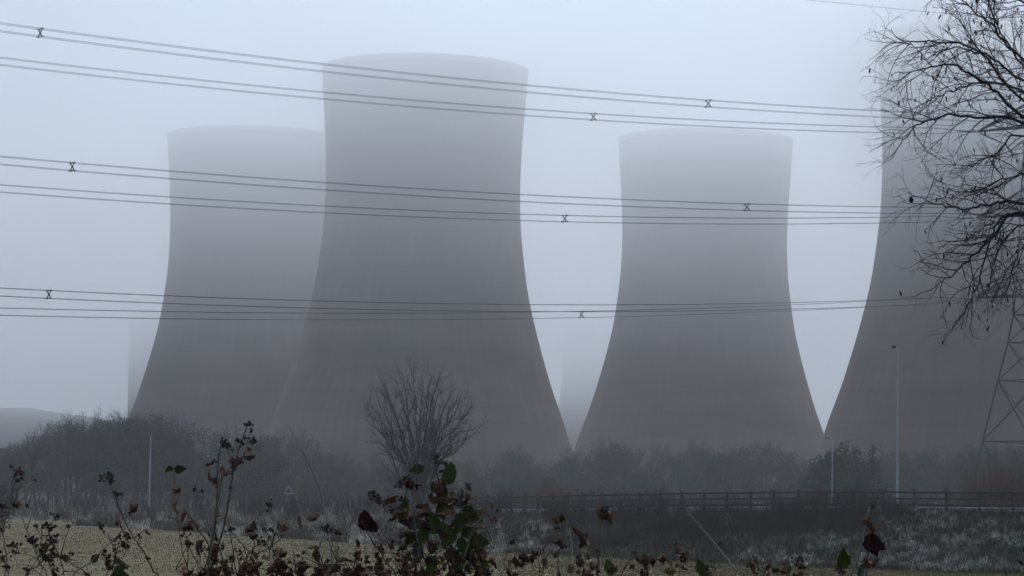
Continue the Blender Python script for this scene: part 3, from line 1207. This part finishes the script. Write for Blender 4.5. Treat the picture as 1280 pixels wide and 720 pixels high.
def leaf_mesh(name, m, fold, curl, twist, teeth=.06, wide=.62):
    """one leaf a unit long: a toothed oval blade with a midrib fold, cupped along its length"""
    v, f = [], []
    nu, nv = 9, 6
    th = .012
    for side in (0, 1):
        for i in range(nu + 1):
            u = i / nu
            w = wide * .5 * (sin(pi * min(1, u ** .82)) ** .75) * (1 - .25 * u) + .004
            w *= 1 + teeth * (1 if i % 2 else -1)
            for j in range(nv + 1):
                s = j / nv * 2 - 1
                x, y, z = s * w, u, 0.0
                z += abs(s) * w * fold - th * side * (1 - abs(s) ** 4) - side * .002
                z += .03 * sin(s * 9 + u * 14) * (1 + 2 * abs(curl))
                a = curl * u
                if abs(curl) > .01:
                    r = 1 / curl
                    y, z = (r - z) * sin(a), r - (r - z) * cos(a)
                b = twist * (u - .3)
                x, z = x * cos(b) - z * sin(b), x * sin(b) + z * cos(b)
                v.append((x, y, z))
    n = (nu + 1) * (nv + 1)
    for i in range(nu):
        for j in range(nv):
            q = (i * (nv + 1) + j, i * (nv + 1) + j + 1, (i + 1) * (nv + 1) + j + 1, (i + 1) * (nv + 1) + j)
            f.append(q)
            f.append(tuple(n + k for k in reversed(q)))
    me = bpy.data.meshes.new(name)
    me.from_pydata(v, [], f)
    me.polygons.foreach_set('use_smooth', [True] * len(f))
    me.materials.append(m)
    return me


LEAF = {
    'dead': [leaf_mesh('leaf', m_dead, .9, c, t, .1, w_) for c, t, w_ in ((2.6, 1.2, .6), (-2.2, -1.5, .5), (3.2, .4, .7), (1.2, 2.4, .45), (-3.0, .8, .55))],
    'green': [leaf_mesh('leaf', m_green, .35, c, t, .07, w_) for c, t, w_ in ((.5, .3, .72), (-.7, -.4, .66), (.9, .6, .6))],
    'olive': [leaf_mesh('leaf', m_olive, .4, c, t, .08, w_) for c, t, w_ in ((.8, .5, .7), (-1.0, -.5, .6))],
    'red': [leaf_mesh('leaf', m_red, .3, c, t, .06, w_) for c, t, w_ in ((.7, .3, .85), (-.6, .4, .8))],
    'grey': [leaf_mesh('leaf', m_grey, .35, c, t, .06, w_) for c, t, w_ in ((.7, .4, .6), (-.9, .3, .55))],
}


def head_mesh(n, spread):
    """a cluster of shrivelled bramble fruits on short stalks, each with its turned back sepals"""
    mb = MB()
    for k in range(n):
        d = (rv() + V((0, 0, .9))).normalized()
        L = spread * R.uniform(.45, 1.1)
        e = d * L
        mb.tube([(0, 0, -.002), tuple(e * .5 + rv() * .001), tuple(e)], [.0009, .0007, .0006], 3)
        r = R.uniform(.0016, .0030)
        pts = [e + d * (r * q) for q in (-.5, 0, .7, 1.3, 1.7)]
        mb.tube(pts, [r * .5, r, r * 1.05, r * .7, r * .2], 6)
        for s in range(5):
            q = rv()
            q = (q - d * q.dot(d)).normalized()
            w_ = d.cross(q) * .0011
            a = e
            b = e + q * .0035 - d * .002
            mb.tri(a - w_, a + w_, b + q * .002)
    return mb.mesh('seed_head', m_berry, True)


HEADS = [head_mesh(6, .010), head_mesh(3, .008), head_mesh(9, .012), head_mesh(2, .006)]
m_px = 4.5 / 3400                                # metres per photograph pixel at the brambles


def face_leaf(t, kind, P, size, direction=None, toward=None):
    """hang one leaf (size in metres) at P, growing along direction; toward: its face turned to the viewer"""
    o = shown('leaf', R.choice(LEAF[kind]), t)
    d = (direction or rv()).normalized()
    n = rv()
    if toward: n = V((R.uniform(-.3, .3), -1, R.uniform(-.1, .5)))
    n = (n - d * n.dot(d))
    if n.length < .05: n = d.orthogonal()
    n.normalize()
    x = d.cross(n)
    M = Matrix((x, d, n)).transposed().to_4x4()
    o.matrix_local = Matrix.Translation(P - t.location) @ M @ Matrix.Scale(size, 4)
    return o


def bramble(label, stems, D=4.5, leaves=(), scatter=0, heads=(), headrate=0.0, cat='bramble', name='bramble_plant', twigs=0, kind='dead', lsize=(.010, .020)):
    """stems: (radius in px, material, [(x, y) from low to high], depth drift). leaves: (x, y, size px, kind, dx, dy). heads: (x, y, variant)"""
    x0 = stems[0][2][0][0]
    root = at(x0, 760, D)
    root.z = gz(root.x, root.y) - .02
    t = empty(name, root, label, cat)
    lines = []
    for r, m, path, dr in stems:
        n = len(path)
        pts = [at(x, y, D + dr * i / max(1, n - 1)) for i, (x, y) in enumerate(path)]
        if path[0][1] > 700:                                   # runs on down to the ground
            b = pts[0]
            g = V((lerp(b.x, root.x, .75) + R.uniform(-.05, .05), b.y + R.uniform(-.06, .06), gz(b.x, b.y) - .03))
            pts = [g, g.lerp(b, .4) + V((R.uniform(-.05, .05), 0, 0)), g.lerp(b, .8) + V((R.uniform(-.02, .02), 0, 0))] + pts
        pts = sm(pts, 5)
        k = len(pts)
        pts = [p + rv() * .0012 for p in pts]
        mb = MB()
        mb.tube([p - root for p in pts], [lerp(r * 1.0, r * .45, i / (k - 1)) * m_px / 2 for i in range(k)], 6)
        vis = [p for p in pts if (p.z - EYE.z) > -.16]
        lines.append(vis or pts[-6:])
        ln = lines[-1]
        for q in range(int(len(ln) * .9)):                     # thorns
            p = R.choice(ln) - root
            d = rv() * .0035
            mb.tube([p, p + d], [.0009, .0002], 3)
        for q in range(int(twigs * len(ln) / 40 + R.random())):
            i = R.randrange(max(1, len(ln) - 1))
            p = ln[i]
            d = (rv() + V((0, -.1, .8))).normalized()
            tw = wander(p, d, R.uniform(.02, .055), 4, .25, V((0, 0, .1)))
            mb.tube([a_ - root for a_ in tw], [.0012, .001, .0009, .0007, .0006], 4)
            if R.random() < .5:
                o = shown('seed_head', R.choice(HEADS[1:]), t)
                o.location = tw[-1] - root
                o.rotation_euler = (R.uniform(-.8, .8), R.uniform(-.8, .8), R.random() * 6)
                o.scale = [R.uniform(.7, 1.1)] * 3
            elif R.random() < .8:
                face_leaf(t, kind, tw[-1], R.uniform(*lsize))
        mb.build('stem', m, t, True)
        if headrate:
            for q in range(int(headrate * len(ln) / 10 + R.random())):
                o = shown('seed_head', R.choice(HEADS[1:]), t)
                o.location = R.choice(ln[len(ln) // 3:]) - root
                o.rotation_euler = (R.uniform(-.8, .8), R.uniform(-.8, .8), R.random() * 6)
    for x, y, s, kd, dx, dy in leaves:
        P = at(x - dx * s * .5, y - dy * s * .5, D)
        face_leaf(t, kd, P, s * m_px * 1.15, RT * dx - UP * dy + V((0, R.uniform(-.3, .3), 0)), toward=kd != 'dead')
    for x, y, i in heads:
        o = shown('seed_head', HEADS[i], t)
        o.location = at(x, y, D) - root
        o.rotation_euler = (R.uniform(-.4, .4), R.uniform(-.4, .4), R.random() * 6)
        o.scale = [R.uniform(.75, 1.0)] * 3
    for q in range(int(scatter * .42)):
        ln = R.choice(lines)
        p = R.choice(ln[:max(2, int(len(ln) * .75))])
        face_leaf(t, kind, p + rv() * .008, R.uniform(*lsize), (rv() + V((0, 0, -.7))))
    return t


S, W_ = m_stem, m_straw
bramble('tallest dark bramble stem with dried fruit clusters, beside a slightly shorter twin',
        [(3.4, S, [(264, 740), (271, 690), (284, 640), (291, 590), (300, 560), (309, 531)], .05), (2.8, S, [(254, 740), (262, 690), (270, 650), (271, 605), (273, 575), (277, 552)], -.08),
         (1.6, S, [(291, 590), (303, 572), (307, 571)], 0), (1.5, S, [(271, 610), (262, 598), (258, 583)], 0)],
        heads=[(309, 532, 2), (312, 540, 1), (277, 555, 0), (284, 560, 2), (271, 578, 1), (258, 583, 3), (262, 598, 1), (289, 577, 1), (306, 573, 1), (298, 553, 1), (286, 592, 1), (292, 610, 3)], scatter=26, twigs=5)
bramble('arching bramble stem hung with withered brown leaves beside the tallest pair',
        [(2.8, S, [(290, 740), (272, 700), (255, 672), (240, 650), (231, 638)], -.1), (2, S, [(272, 700), (262, 688), (248, 690)], 0)],
        leaves=[(232, 648, 16, 'dead', .2, 1), (242, 664, 18, 'dead', .1, 1), (252, 684, 20, 'dead', -.2, 1), (236, 656, 13, 'dead', -.4, 1), (262, 692, 17, 'dead', .3, 1)], scatter=16, twigs=3)
bramble('dark bramble shoot leaning away from the tallest pair towards the pale arching straw',
        [(2.6, S, [(296, 740), (312, 700), (340, 683), (360, 662), (372, 645)], .1), (2, S, [(340, 683), (346, 662), (356, 650)], .05), (1.8, S, [(312, 700), (318, 680), (316, 660)], 0)],
        leaves=[(318, 660, 18, 'dead', .1, 1), (378, 651, 16, 'dead', .6, .7), (389, 650, 13, 'dead', .4, 1), (349, 693, 20, 'dead', -1, .2), (341, 704, 18, 'dead', -.8, .5)], scatter=18, twigs=5)
bramble('pale dry straw stem arching out of the dark brambles',
        [(4.2, W_, [(420, 745), (415, 700), (411, 668), (406, 637), (395, 598), (378, 563), (361, 532)], .12)], cat='dry stem', name='dry_stem')
bramble('short pale broken stem standing among the two tallest dark stems',
        [(4.4, W_, [(258, 745), (263, 690), (269, 645), (275, 612), (278, 590)], -.15)], cat='dry stem', name='dry_stem')
bramble('thin dark stem with a single red leaf at its tip',
        [(2.6, S, [(500, 745), (480, 700), (465, 675), (452, 652)], -.1)], leaves=[(457, 652, 24, 'red', -.25, -1), (463, 656, 17, 'red', .6, .5)], scatter=4, twigs=1)
bramble('central bramble bush with broad green leaves among dark withered ones',
        [(3.2, S, [(562, 745), (558, 690), (553, 645), (549, 606), (543, 576)], -.1), (2.4, S, [(553, 625), (548, 604), (556, 600)], 0), (2.6, S, [(545, 745), (530, 690), (508, 645), (500, 612)], .15),
         (2.4, S, [(575, 745), (577, 690), (577, 655), (576, 622)], .05), (2.2, S, [(530, 700), (512, 655), (486, 632), (468, 622)], -.05), (2.4, S, [(600, 745), (598, 700), (592, 668)], -.12), (2.2, S, [(520, 745), (512, 710), (500, 690)], .1)],
        leaves=[(562, 593, 27, 'green', .1, -1), (523, 587, 19, 'olive', -.8, .2), (505, 634, 18, 'green', -.5, .7), (553, 634, 22, 'olive', -.6, .6), (593, 690, 30, 'green', .3, 1), (574, 652, 26, 'olive', -.5, .8),
                (586, 667, 22, 'olive', .8, .4), (522, 692, 26, 'grey', -.2, 1), (583, 695, 15, 'grey', .7, .7), (515, 655, 30, 'grey', -1, -.1), (545, 612, 20, 'olive', .3, 1), (540, 650, 24, 'green', .6, .7), (562, 672, 26, 'green', -.5, .9),
                (604, 708, 24, 'green', .4, .9), (534, 640, 22, 'dead', .2, 1), (506, 608, 22, 'dead', -.3, .8), (548, 688, 26, 'dead', .1, 1), (497, 628, 20, 'dead', .2, 1), (563, 638, 18, 'dead', -.1, 1), (528, 670, 22, 'olive', -.7, .6), (572, 706, 26, 'green', -.3, 1),
                (551, 660, 22, 'green', -.9, .2), (590, 650, 20, 'dead', .5, .8), (560, 700, 24, 'dead', 0, 1), (585, 640, 20, 'olive', .6, .7), (567, 622, 18, 'dead', .4, .9), (598, 676, 22, 'olive', .8, .5), (540, 704, 22, 'green', -.4, .9), (515, 672, 20, 'olive', -.8, .5), (578, 684, 24, 'green', .2, 1), (553, 618, 18, 'olive', -.7, .6), (532, 658, 18, 'red', .4, .9), (605, 690, 20, 'dead', .7, .7)],
        heads=[(545, 574, 2), (550, 580, 0), (556, 582, 1), (500, 608, 2), (508, 600, 0), (466, 620, 2), (472, 626, 0), (480, 632, 1), (503, 626, 0), (577, 622, 0), (573, 632, 2), (580, 640, 1), (583, 630, 1), (497, 640, 2)], scatter=130, twigs=7, lsize=(.012, .024))
bramble('thin pale stem rising through the green leaves of the central bush',
        [(2.2, W_, [(526, 745), (524, 690), (517, 640), (519, 605), (521, 582)], -.2)], cat='dry stem', name='dry_stem')
bramble('pale broken stem with tiny seeds leaning from the central bush',
        [(3.6, W_, [(570, 745), (588, 672), (600, 650), (611, 634)], -.1), (1.2, S, [(600, 650), (610, 640), (618, 634)], 0)], heads=[(613, 633, 1), (618, 640, 3), (614, 650, 1)], cat='dry stem', name='dry_stem')
bramble('upright dead stem crowned with a black withered leaf cluster over the bank',
        [(2, S, [(745, 745), (748, 700), (752, 660), (754, 645)], 0), (1.8, S, [(748, 715), (738, 690), (730, 670)], 0)],
        leaves=[(756, 644, 20, 'dead', .8, -.2), (749, 642, 16, 'dead', -.7, -.6), (761, 648, 14, 'dead', .5, .8), (725, 668, 20, 'dead', -1, .1), (730, 680, 22, 'dead', .05, 1)], heads=[(752, 640, 0), (760, 641, 1)], scatter=5, twigs=1)
bramble('dry dead stem with a pair of drooping brown leaves before the frosted patch',
        [(1.8, S, [(700, 745), (698, 700), (704, 670), (700, 640)], 0), (1.5, W_, [(715, 745), (715, 690), (712, 660)], .1)], leaves=[(703, 650, 14, 'dead', .4, 1)], scatter=5, twigs=2)
bramble('long pale straight bare twig over the brown scrub, lower of the pair',
        [(3.4, W_, [(940, 745), (915, 708), (902, 690), (884, 667), (860, 641)], .1)], cat='dry stem', name='dry_stem')
bramble('pale bare bent twig leaning over the brown scrub, upper of the pair',
        [(3.8, W_, [(960, 745), (941, 702), (925, 676), (914, 655), (908, 643)], -.1), (1.2, W_, [(925, 676), (912, 670), (902, 674)], 0)], cat='dry stem', name='dry_stem')
bramble('bramble with one round dark red leaf and a green leaf below a pale cane',
        [(4.8, W_, [(1062, 745), (1068, 712), (1076, 684), (1082, 660), (1087, 634)], 0), (2.4, S, [(1085, 745), (1084, 705), (1086, 688)], -.1), (2, S, [(1050, 745), (1053, 715), (1055, 700)], .1)],
        leaves=[(1091, 680, 27, 'red', .3, 1), (1096, 682, 18, 'red', .7, .6), (1055, 698, 28, 'green', .2, -1), (1046, 709, 18, 'dead', -.5, .8), (1083, 655, 16, 'dead', -1, 0), (1086, 652, 15, 'dead', .8, -.6), (1084, 706, 20, 'dead', .4, .9), (1092, 662, 12, 'dead', .6, .8), (1076, 714, 16, 'grey', .4, -.8)],
        scatter=10, twigs=2)
bramble('dark stem topped by a small dried cluster and crossed by straw',
        [(2.6, S, [(200, 745), (190, 712), (178, 688), (160, 660), (146, 628), (136, 598)], 0), (1.8, W_, [(140, 618), (133, 604)], 0), (2.2, S, [(150, 655), (157, 668), (160, 672)], 0)],
        heads=[(135, 597, 2), (139, 604, 0), (131, 602, 1)], leaves=[(167, 632, 18, 'dead', .2, -1)], scatter=8, twigs=5)
bramble('straight straw stem leaning across the dark stem with the small dried cluster',
        [(2.2, W_, [(84, 745), (112, 704), (140, 677), (156, 660), (169, 643)], -.1)], heads=[(168, 640, 1)], cat='dry stem', name='dry_stem', twigs=1)
bramble('short straw stalk standing against the tan field at the outer end of the brambles',
        [(1.9, W_, [(45, 745), (66, 690), (82, 668), (95, 652)], .1)], cat='dry stem', name='dry_stem')
bramble('slender stem with two small yellow-green leaves at its tip',
        [(1.9, S, [(236, 745), (228, 690), (222, 650), (218, 615), (218, 588)], .1)], leaves=[(211, 586, 13, 'olive', -1, .1), (225, 587, 15, 'olive', 1, .1), (217, 618, 16, 'dead', 0, 1), (222, 634, 15, 'dead', .3, 1)], twigs=2)
bramble('short dark stem with two tiny dried fruits between the arching leaves and tall pair',
        [(1.6, S, [(248, 745), (246, 690), (244, 650), (245, 614)], .2)], heads=[(245, 612, 1), (251, 614, 3)], twigs=2)
bramble('tangled dead stems with a pale forked top at the outer end of the brambles',
        [(2.4, S, [(6, 745), (8, 700), (4, 660), (14, 630), (20, 594)], .1), (2.6, W_, [(60, 745), (48, 700), (36, 668), (26, 640), (18, 612)], 0), (1.8, W_, [(20, 624), (26, 606), (20, 596)], 0), (2.0, S, [(0, 745), (-4, 700), (2, 650), (-6, 620)], 0)],
        heads=[(20, 592, 1), (28, 594, 1), (12, 584, 3), (30, 600, 3)], scatter=14, twigs=8)
bramble('low bramble tangle full of dried fruit before the tan field',
        [(2.4, S, [(70, 745), (62, 705), (52, 680), (52, 655)], 0), (2, S, [(80, 745), (76, 700), (62, 672), (60, 658)], .05), (2.2, S, [(110, 745), (90, 706), (66, 690), (44, 684)], -.05), (2, S, [(28, 745), (46, 708), (70, 696), (94, 700)], 0)], scatter=34, twigs=12)
bramble('low bramble with narrow green blades and dried fruit under the crossed stems',
        [(2, S, [(160, 745), (146, 705), (142, 685), (134, 668)], 0), (1.8, S, [(130, 745), (138, 712), (150, 700), (158, 688)], .05)], leaves=[(150, 713, 18, 'green', 1, -.3), (120, 698, 13, 'olive', 1, -.5), (150, 722, 26, 'green', -1, -.2)], scatter=10, twigs=12)
for lb, xs_, hi in (('thick low bramble clump of withered leaves at the feet of the tallest pair', (232, 252, 278, 300, 318), 672), ('low thicket of dead bramble leaves under the pale arching straw', (336, 352, 372, 392, 410, 430), 678),
                    ('dense dark thicket of dead leaves beside the red leaf', (440, 458, 474, 490, 505), 668), ('dense dark thicket of dead leaves at the foot of the central bush', (520, 540, 556, 572, 590, 606), 672)):
    st = []
    for x in xs_:
        x2 = x + R.uniform(-18, 18)
        st.append((2.2, S, [(x, 748), (lerp(x, x2, .5), 712), (x2, hi + R.uniform(-8, 26))], R.uniform(-.2, .2)))
        st.append((1.6, S, [(x + 9, 748), (x + R.uniform(-16, 16), 714), (x + R.uniform(-20, 20), 696)], R.uniform(-.2, .2)))
    bramble(lb, st, scatter=105, twigs=6, lsize=(.012, .026))
for k, (x, y, lb) in enumerate(((645, 690, 'low dead bramble sprig nearest the central bush'), (676, 684, 'low dead bramble sprig with drooping leaves before the pale grass patch'), (770, 694, 'low leafy bramble sprig under the black withered leaf cluster'),
                                (812, 688, 'low dark bramble sprig under the brown scrub, between two leafy sprigs'), (846, 684, 'low dark bramble sprig with a short straw beside it'), (884, 690, 'low bramble sprig with a green leaf at the foot of the pale twigs'),
                                (948, 690, 'dark bramble sprig at the crossing foot of the bent pale twig'), (985, 704, 'lowest bramble sprig before the frosted bank'), (728, 700, 'short bramble sprig in front of the drooping brown leaf'))):
    st = []
    for q in range(3):
        x2 = x + R.uniform(-20, 20)
        st.append((1.9, S, [(x + R.uniform(-8, 8), 748), (lerp(x, x2, .5), 718), (x2, y + R.uniform(-4, 18))], R.uniform(-.2, .2)))
    lv = [(x - 8, 710, 20, 'green', -.3, -1)] if k in (2, 5) else [(x + R.uniform(-14, 14), y + R.uniform(8, 22), 15, 'dead', R.uniform(-1, 1), 1) for _ in range(4)]
    bramble(lb, st, leaves=lv, scatter=13, twigs=3, lsize=(.009, .018))
t = leafy('evergreen_bush', [(V((0, 0, .75)), V((.34, .3, .8))), (V((.1, 0, 1.25)), V((.2, .2, .35)))], 1500, .045, m_ever, m_bark, [V((0, 0, -.1)), V((0, 0, .6)), V((.02, 0, 1.4))])
c = at(1302, 700, 7.5)
t.location = (c.x, 7.5, gz(c.x, 7.5))
tag(t, 'dark evergreen bush just cut by the frame edge in front of the frosted bank', 'bush')



# ------------------------------------------------------------------ air
def air():
    m = bpy.data.materials.new('haze')
    m.use_nodes = True
    nt = m.node_tree
    nt.nodes.clear()
    out = nt.nodes.new('ShaderNodeOutputMaterial')
    pv = nt.nodes.new('ShaderNodeVolumePrincipled')
    pv.inputs['Color'].default_value = (.97, .965, .955, 1)
    pv.inputs['Density'].default_value = 3.4e-4
    pv.inputs['Anisotropy'].default_value = .45
    nt.links.new(pv.outputs[0], out.inputs['Volume'])
    b = MB()
    b.box((0, 2250, 63), (6200, 4800, 132))
    tag(b.build('haze', m), kind='stuff')
    # the low cloud base that the tower tops stand in: thicker with height
    m = bpy.data.materials.new('low_cloud')
    m.use_nodes = True
    nt = m.node_tree
    nt.nodes.clear()
    out = nt.nodes.new('ShaderNodeOutputMaterial')
    pv = nt.nodes.new('ShaderNodeVolumePrincipled')
    pv.inputs['Color'].default_value = (.98, .98, .975, 1)
    pv.inputs['Anisotropy'].default_value = .62
    tc = nt.nodes.new('ShaderNodeTexCoord')
    sp = nt.nodes.new('ShaderNodeSeparateXYZ')
    nt.links.new(tc.outputs['Object'], sp.inputs[0])
    mr = nt.nodes.new('ShaderNodeMapRange')
    mr.inputs['From Min'].default_value = 26
    mr.inputs['From Max'].default_value = 122
    mr.inputs['To Max'].default_value = 1
    nt.links.new(sp.outputs['Z'], mr.inputs['Value'])
    mf = nt.nodes.new('ShaderNodeMapRange')              # a thicker bank behind the nearer towers
    mf.inputs['From Min'].default_value = 885
    mf.inputs['From Max'].default_value = 1000
    mf.inputs['To Min'].default_value = .0078
    mf.inputs['To Max'].default_value = .011
    nt.links.new(sp.outputs['Y'], mf.inputs['Value'])
    pw = nt.nodes.new('ShaderNodeMath'); pw.operation = 'POWER'; pw.inputs[1].default_value = 1.65
    nt.links.new(mr.outputs[0], pw.inputs[0])
    mu = nt.nodes.new('ShaderNodeMath'); mu.operation = 'MULTIPLY'
    nt.links.new(pw.outputs[0], mu.inputs[0]); nt.links.new(mf.outputs[0], mu.inputs[1])
    # a drifting patch round the top of the nearest tower
    acc = None
    for so_, a_, b_ in (('Z', 60, 104), ('X', 60, 86), ('Y', 725, 640)):
        q = nt.nodes.new('ShaderNodeMapRange')
        q.interpolation_type = 'SMOOTHSTEP'
        q.inputs['From Min'].default_value = a_
        q.inputs['From Max'].default_value = b_
        nt.links.new(sp.outputs[so_], q.inputs['Value'])
        if acc is None: acc = q.outputs[0]
        else:
            m2 = nt.nodes.new('ShaderNodeMath'); m2.operation = 'MULTIPLY'
            nt.links.new(acc, m2.inputs[0]); nt.links.new(q.outputs[0], m2.inputs[1]); acc = m2.outputs[0]
    ma = nt.nodes.new('ShaderNodeMath'); ma.operation = 'MULTIPLY_ADD'; ma.inputs[1].default_value = .006
    nt.links.new(acc, ma.inputs[0]); nt.links.new(mu.outputs[0], ma.inputs[2])
    qt = nt.nodes.new('ShaderNodeMapRange')              # thickest where the tower rims are
    qt.interpolation_type = 'SMOOTHSTEP'
    qt.inputs['From Min'].default_value = 92
    qt.inputs['From Max'].default_value = 119
    qt.inputs['To Max'].default_value = .007
    nt.links.new(sp.outputs['Z'], qt.inputs['Value'])
    ad = nt.nodes.new('ShaderNodeMath'); ad.operation = 'ADD'
    nt.links.new(ma.outputs[0], ad.inputs[0]); nt.links.new(qt.outputs[0], ad.inputs[1])
    nz = nt.nodes.new('ShaderNodeTexNoise')              # drifting, uneven
    nz.inputs['Scale'].default_value = .009
    nz.inputs['Detail'].default_value = 2
    nt.links.new(tc.outputs['Object'], nz.inputs['Vector'])
    nm = nt.nodes.new('ShaderNodeMapRange')
    nm.inputs['From Min'].default_value = .3
    nm.inputs['From Max'].default_value = .7
    nm.inputs['To Min'].default_value = .55
    nm.inputs['To Max'].default_value = 1.45
    nt.links.new(nz.outputs['Fac'], nm.inputs['Value'])
    mz = nt.nodes.new('ShaderNodeMath'); mz.operation = 'MULTIPLY'
    nt.links.new(ad.outputs[0], mz.inputs[0]); nt.links.new(nm.outputs[0], mz.inputs[1])
    nt.links.new(mz.outputs[0], pv.inputs['Density'])
    nt.links.new(pv.outputs[0], out.inputs['Volume'])
    try: m.cycles.volume_step_rate = STEP
    except Exception: pass
    b = MB()
    b.box((0, 2240, 72), (6150, 4700, 100))
    tag(b.build('low_cloud', m), kind='stuff')


STEP = .05
air()

# ------------------------------------------------------------------ light
SUN_EL, SUN_AZ = radians(38), radians(8)
w = bpy.data.worlds.new('World')
sc.world = w
w.use_nodes = True
nt = w.node_tree
bg = nt.nodes['Background']
sky = nt.nodes.new('ShaderNodeTexSky')
sky.sky_type = 'NISHITA'
sky.sun_disc = False
sky.sun_elevation = SUN_EL
sky.sun_rotation = SUN_AZ
sky.air_density = 1.0
sky.dust_density = 4.0
sky.ozone_density = 1.0
hs = nt.nodes.new('ShaderNodeHueSaturation')
hs.inputs['Saturation'].default_value = .7
nt.links.new(sky.outputs[0], hs.inputs['Color'])
tint = nt.nodes.new('ShaderNodeVectorMath')      # a cool overcast cast
tint.operation = 'MULTIPLY'
tint.inputs[1].default_value = (.65, .942, 1.40)
nt.links.new(hs.outputs[0], tint.inputs[0])
nt.links.new(tint.outputs[0], bg.inputs['Color'])
bg.inputs['Strength'].default_value = .075
sl = bpy.data.lights.new('sun', 'SUN')
sl.energy = 1.5
sl.angle = radians(60)
sl.color = (1, .95, .90)
so = bpy.data.objects.new('sun', sl)
COL.objects.link(so)
sd = Vector((sin(SUN_AZ) * cos(SUN_EL), cos(SUN_AZ) * cos(SUN_EL), sin(SUN_EL)))
so.rotation_euler = sd.to_track_quat('Z', 'Y').to_euler()

sc.view_settings.view_transform = 'Standard'
sc.view_settings.look = 'None'
sc.view_settings.exposure = 0.05
sc.view_settings.gamma = 1
sc.view_settings.use_curve_mapping = False
sc.render.engine = 'CYCLES'
cy = sc.cycles
cy.max_bounces = 6
cy.diffuse_bounces = 3
cy.volume_bounces = 3
cy.volume_max_steps = 256
cy.transparent_max_bounces = 16
cy.use_denoising = True
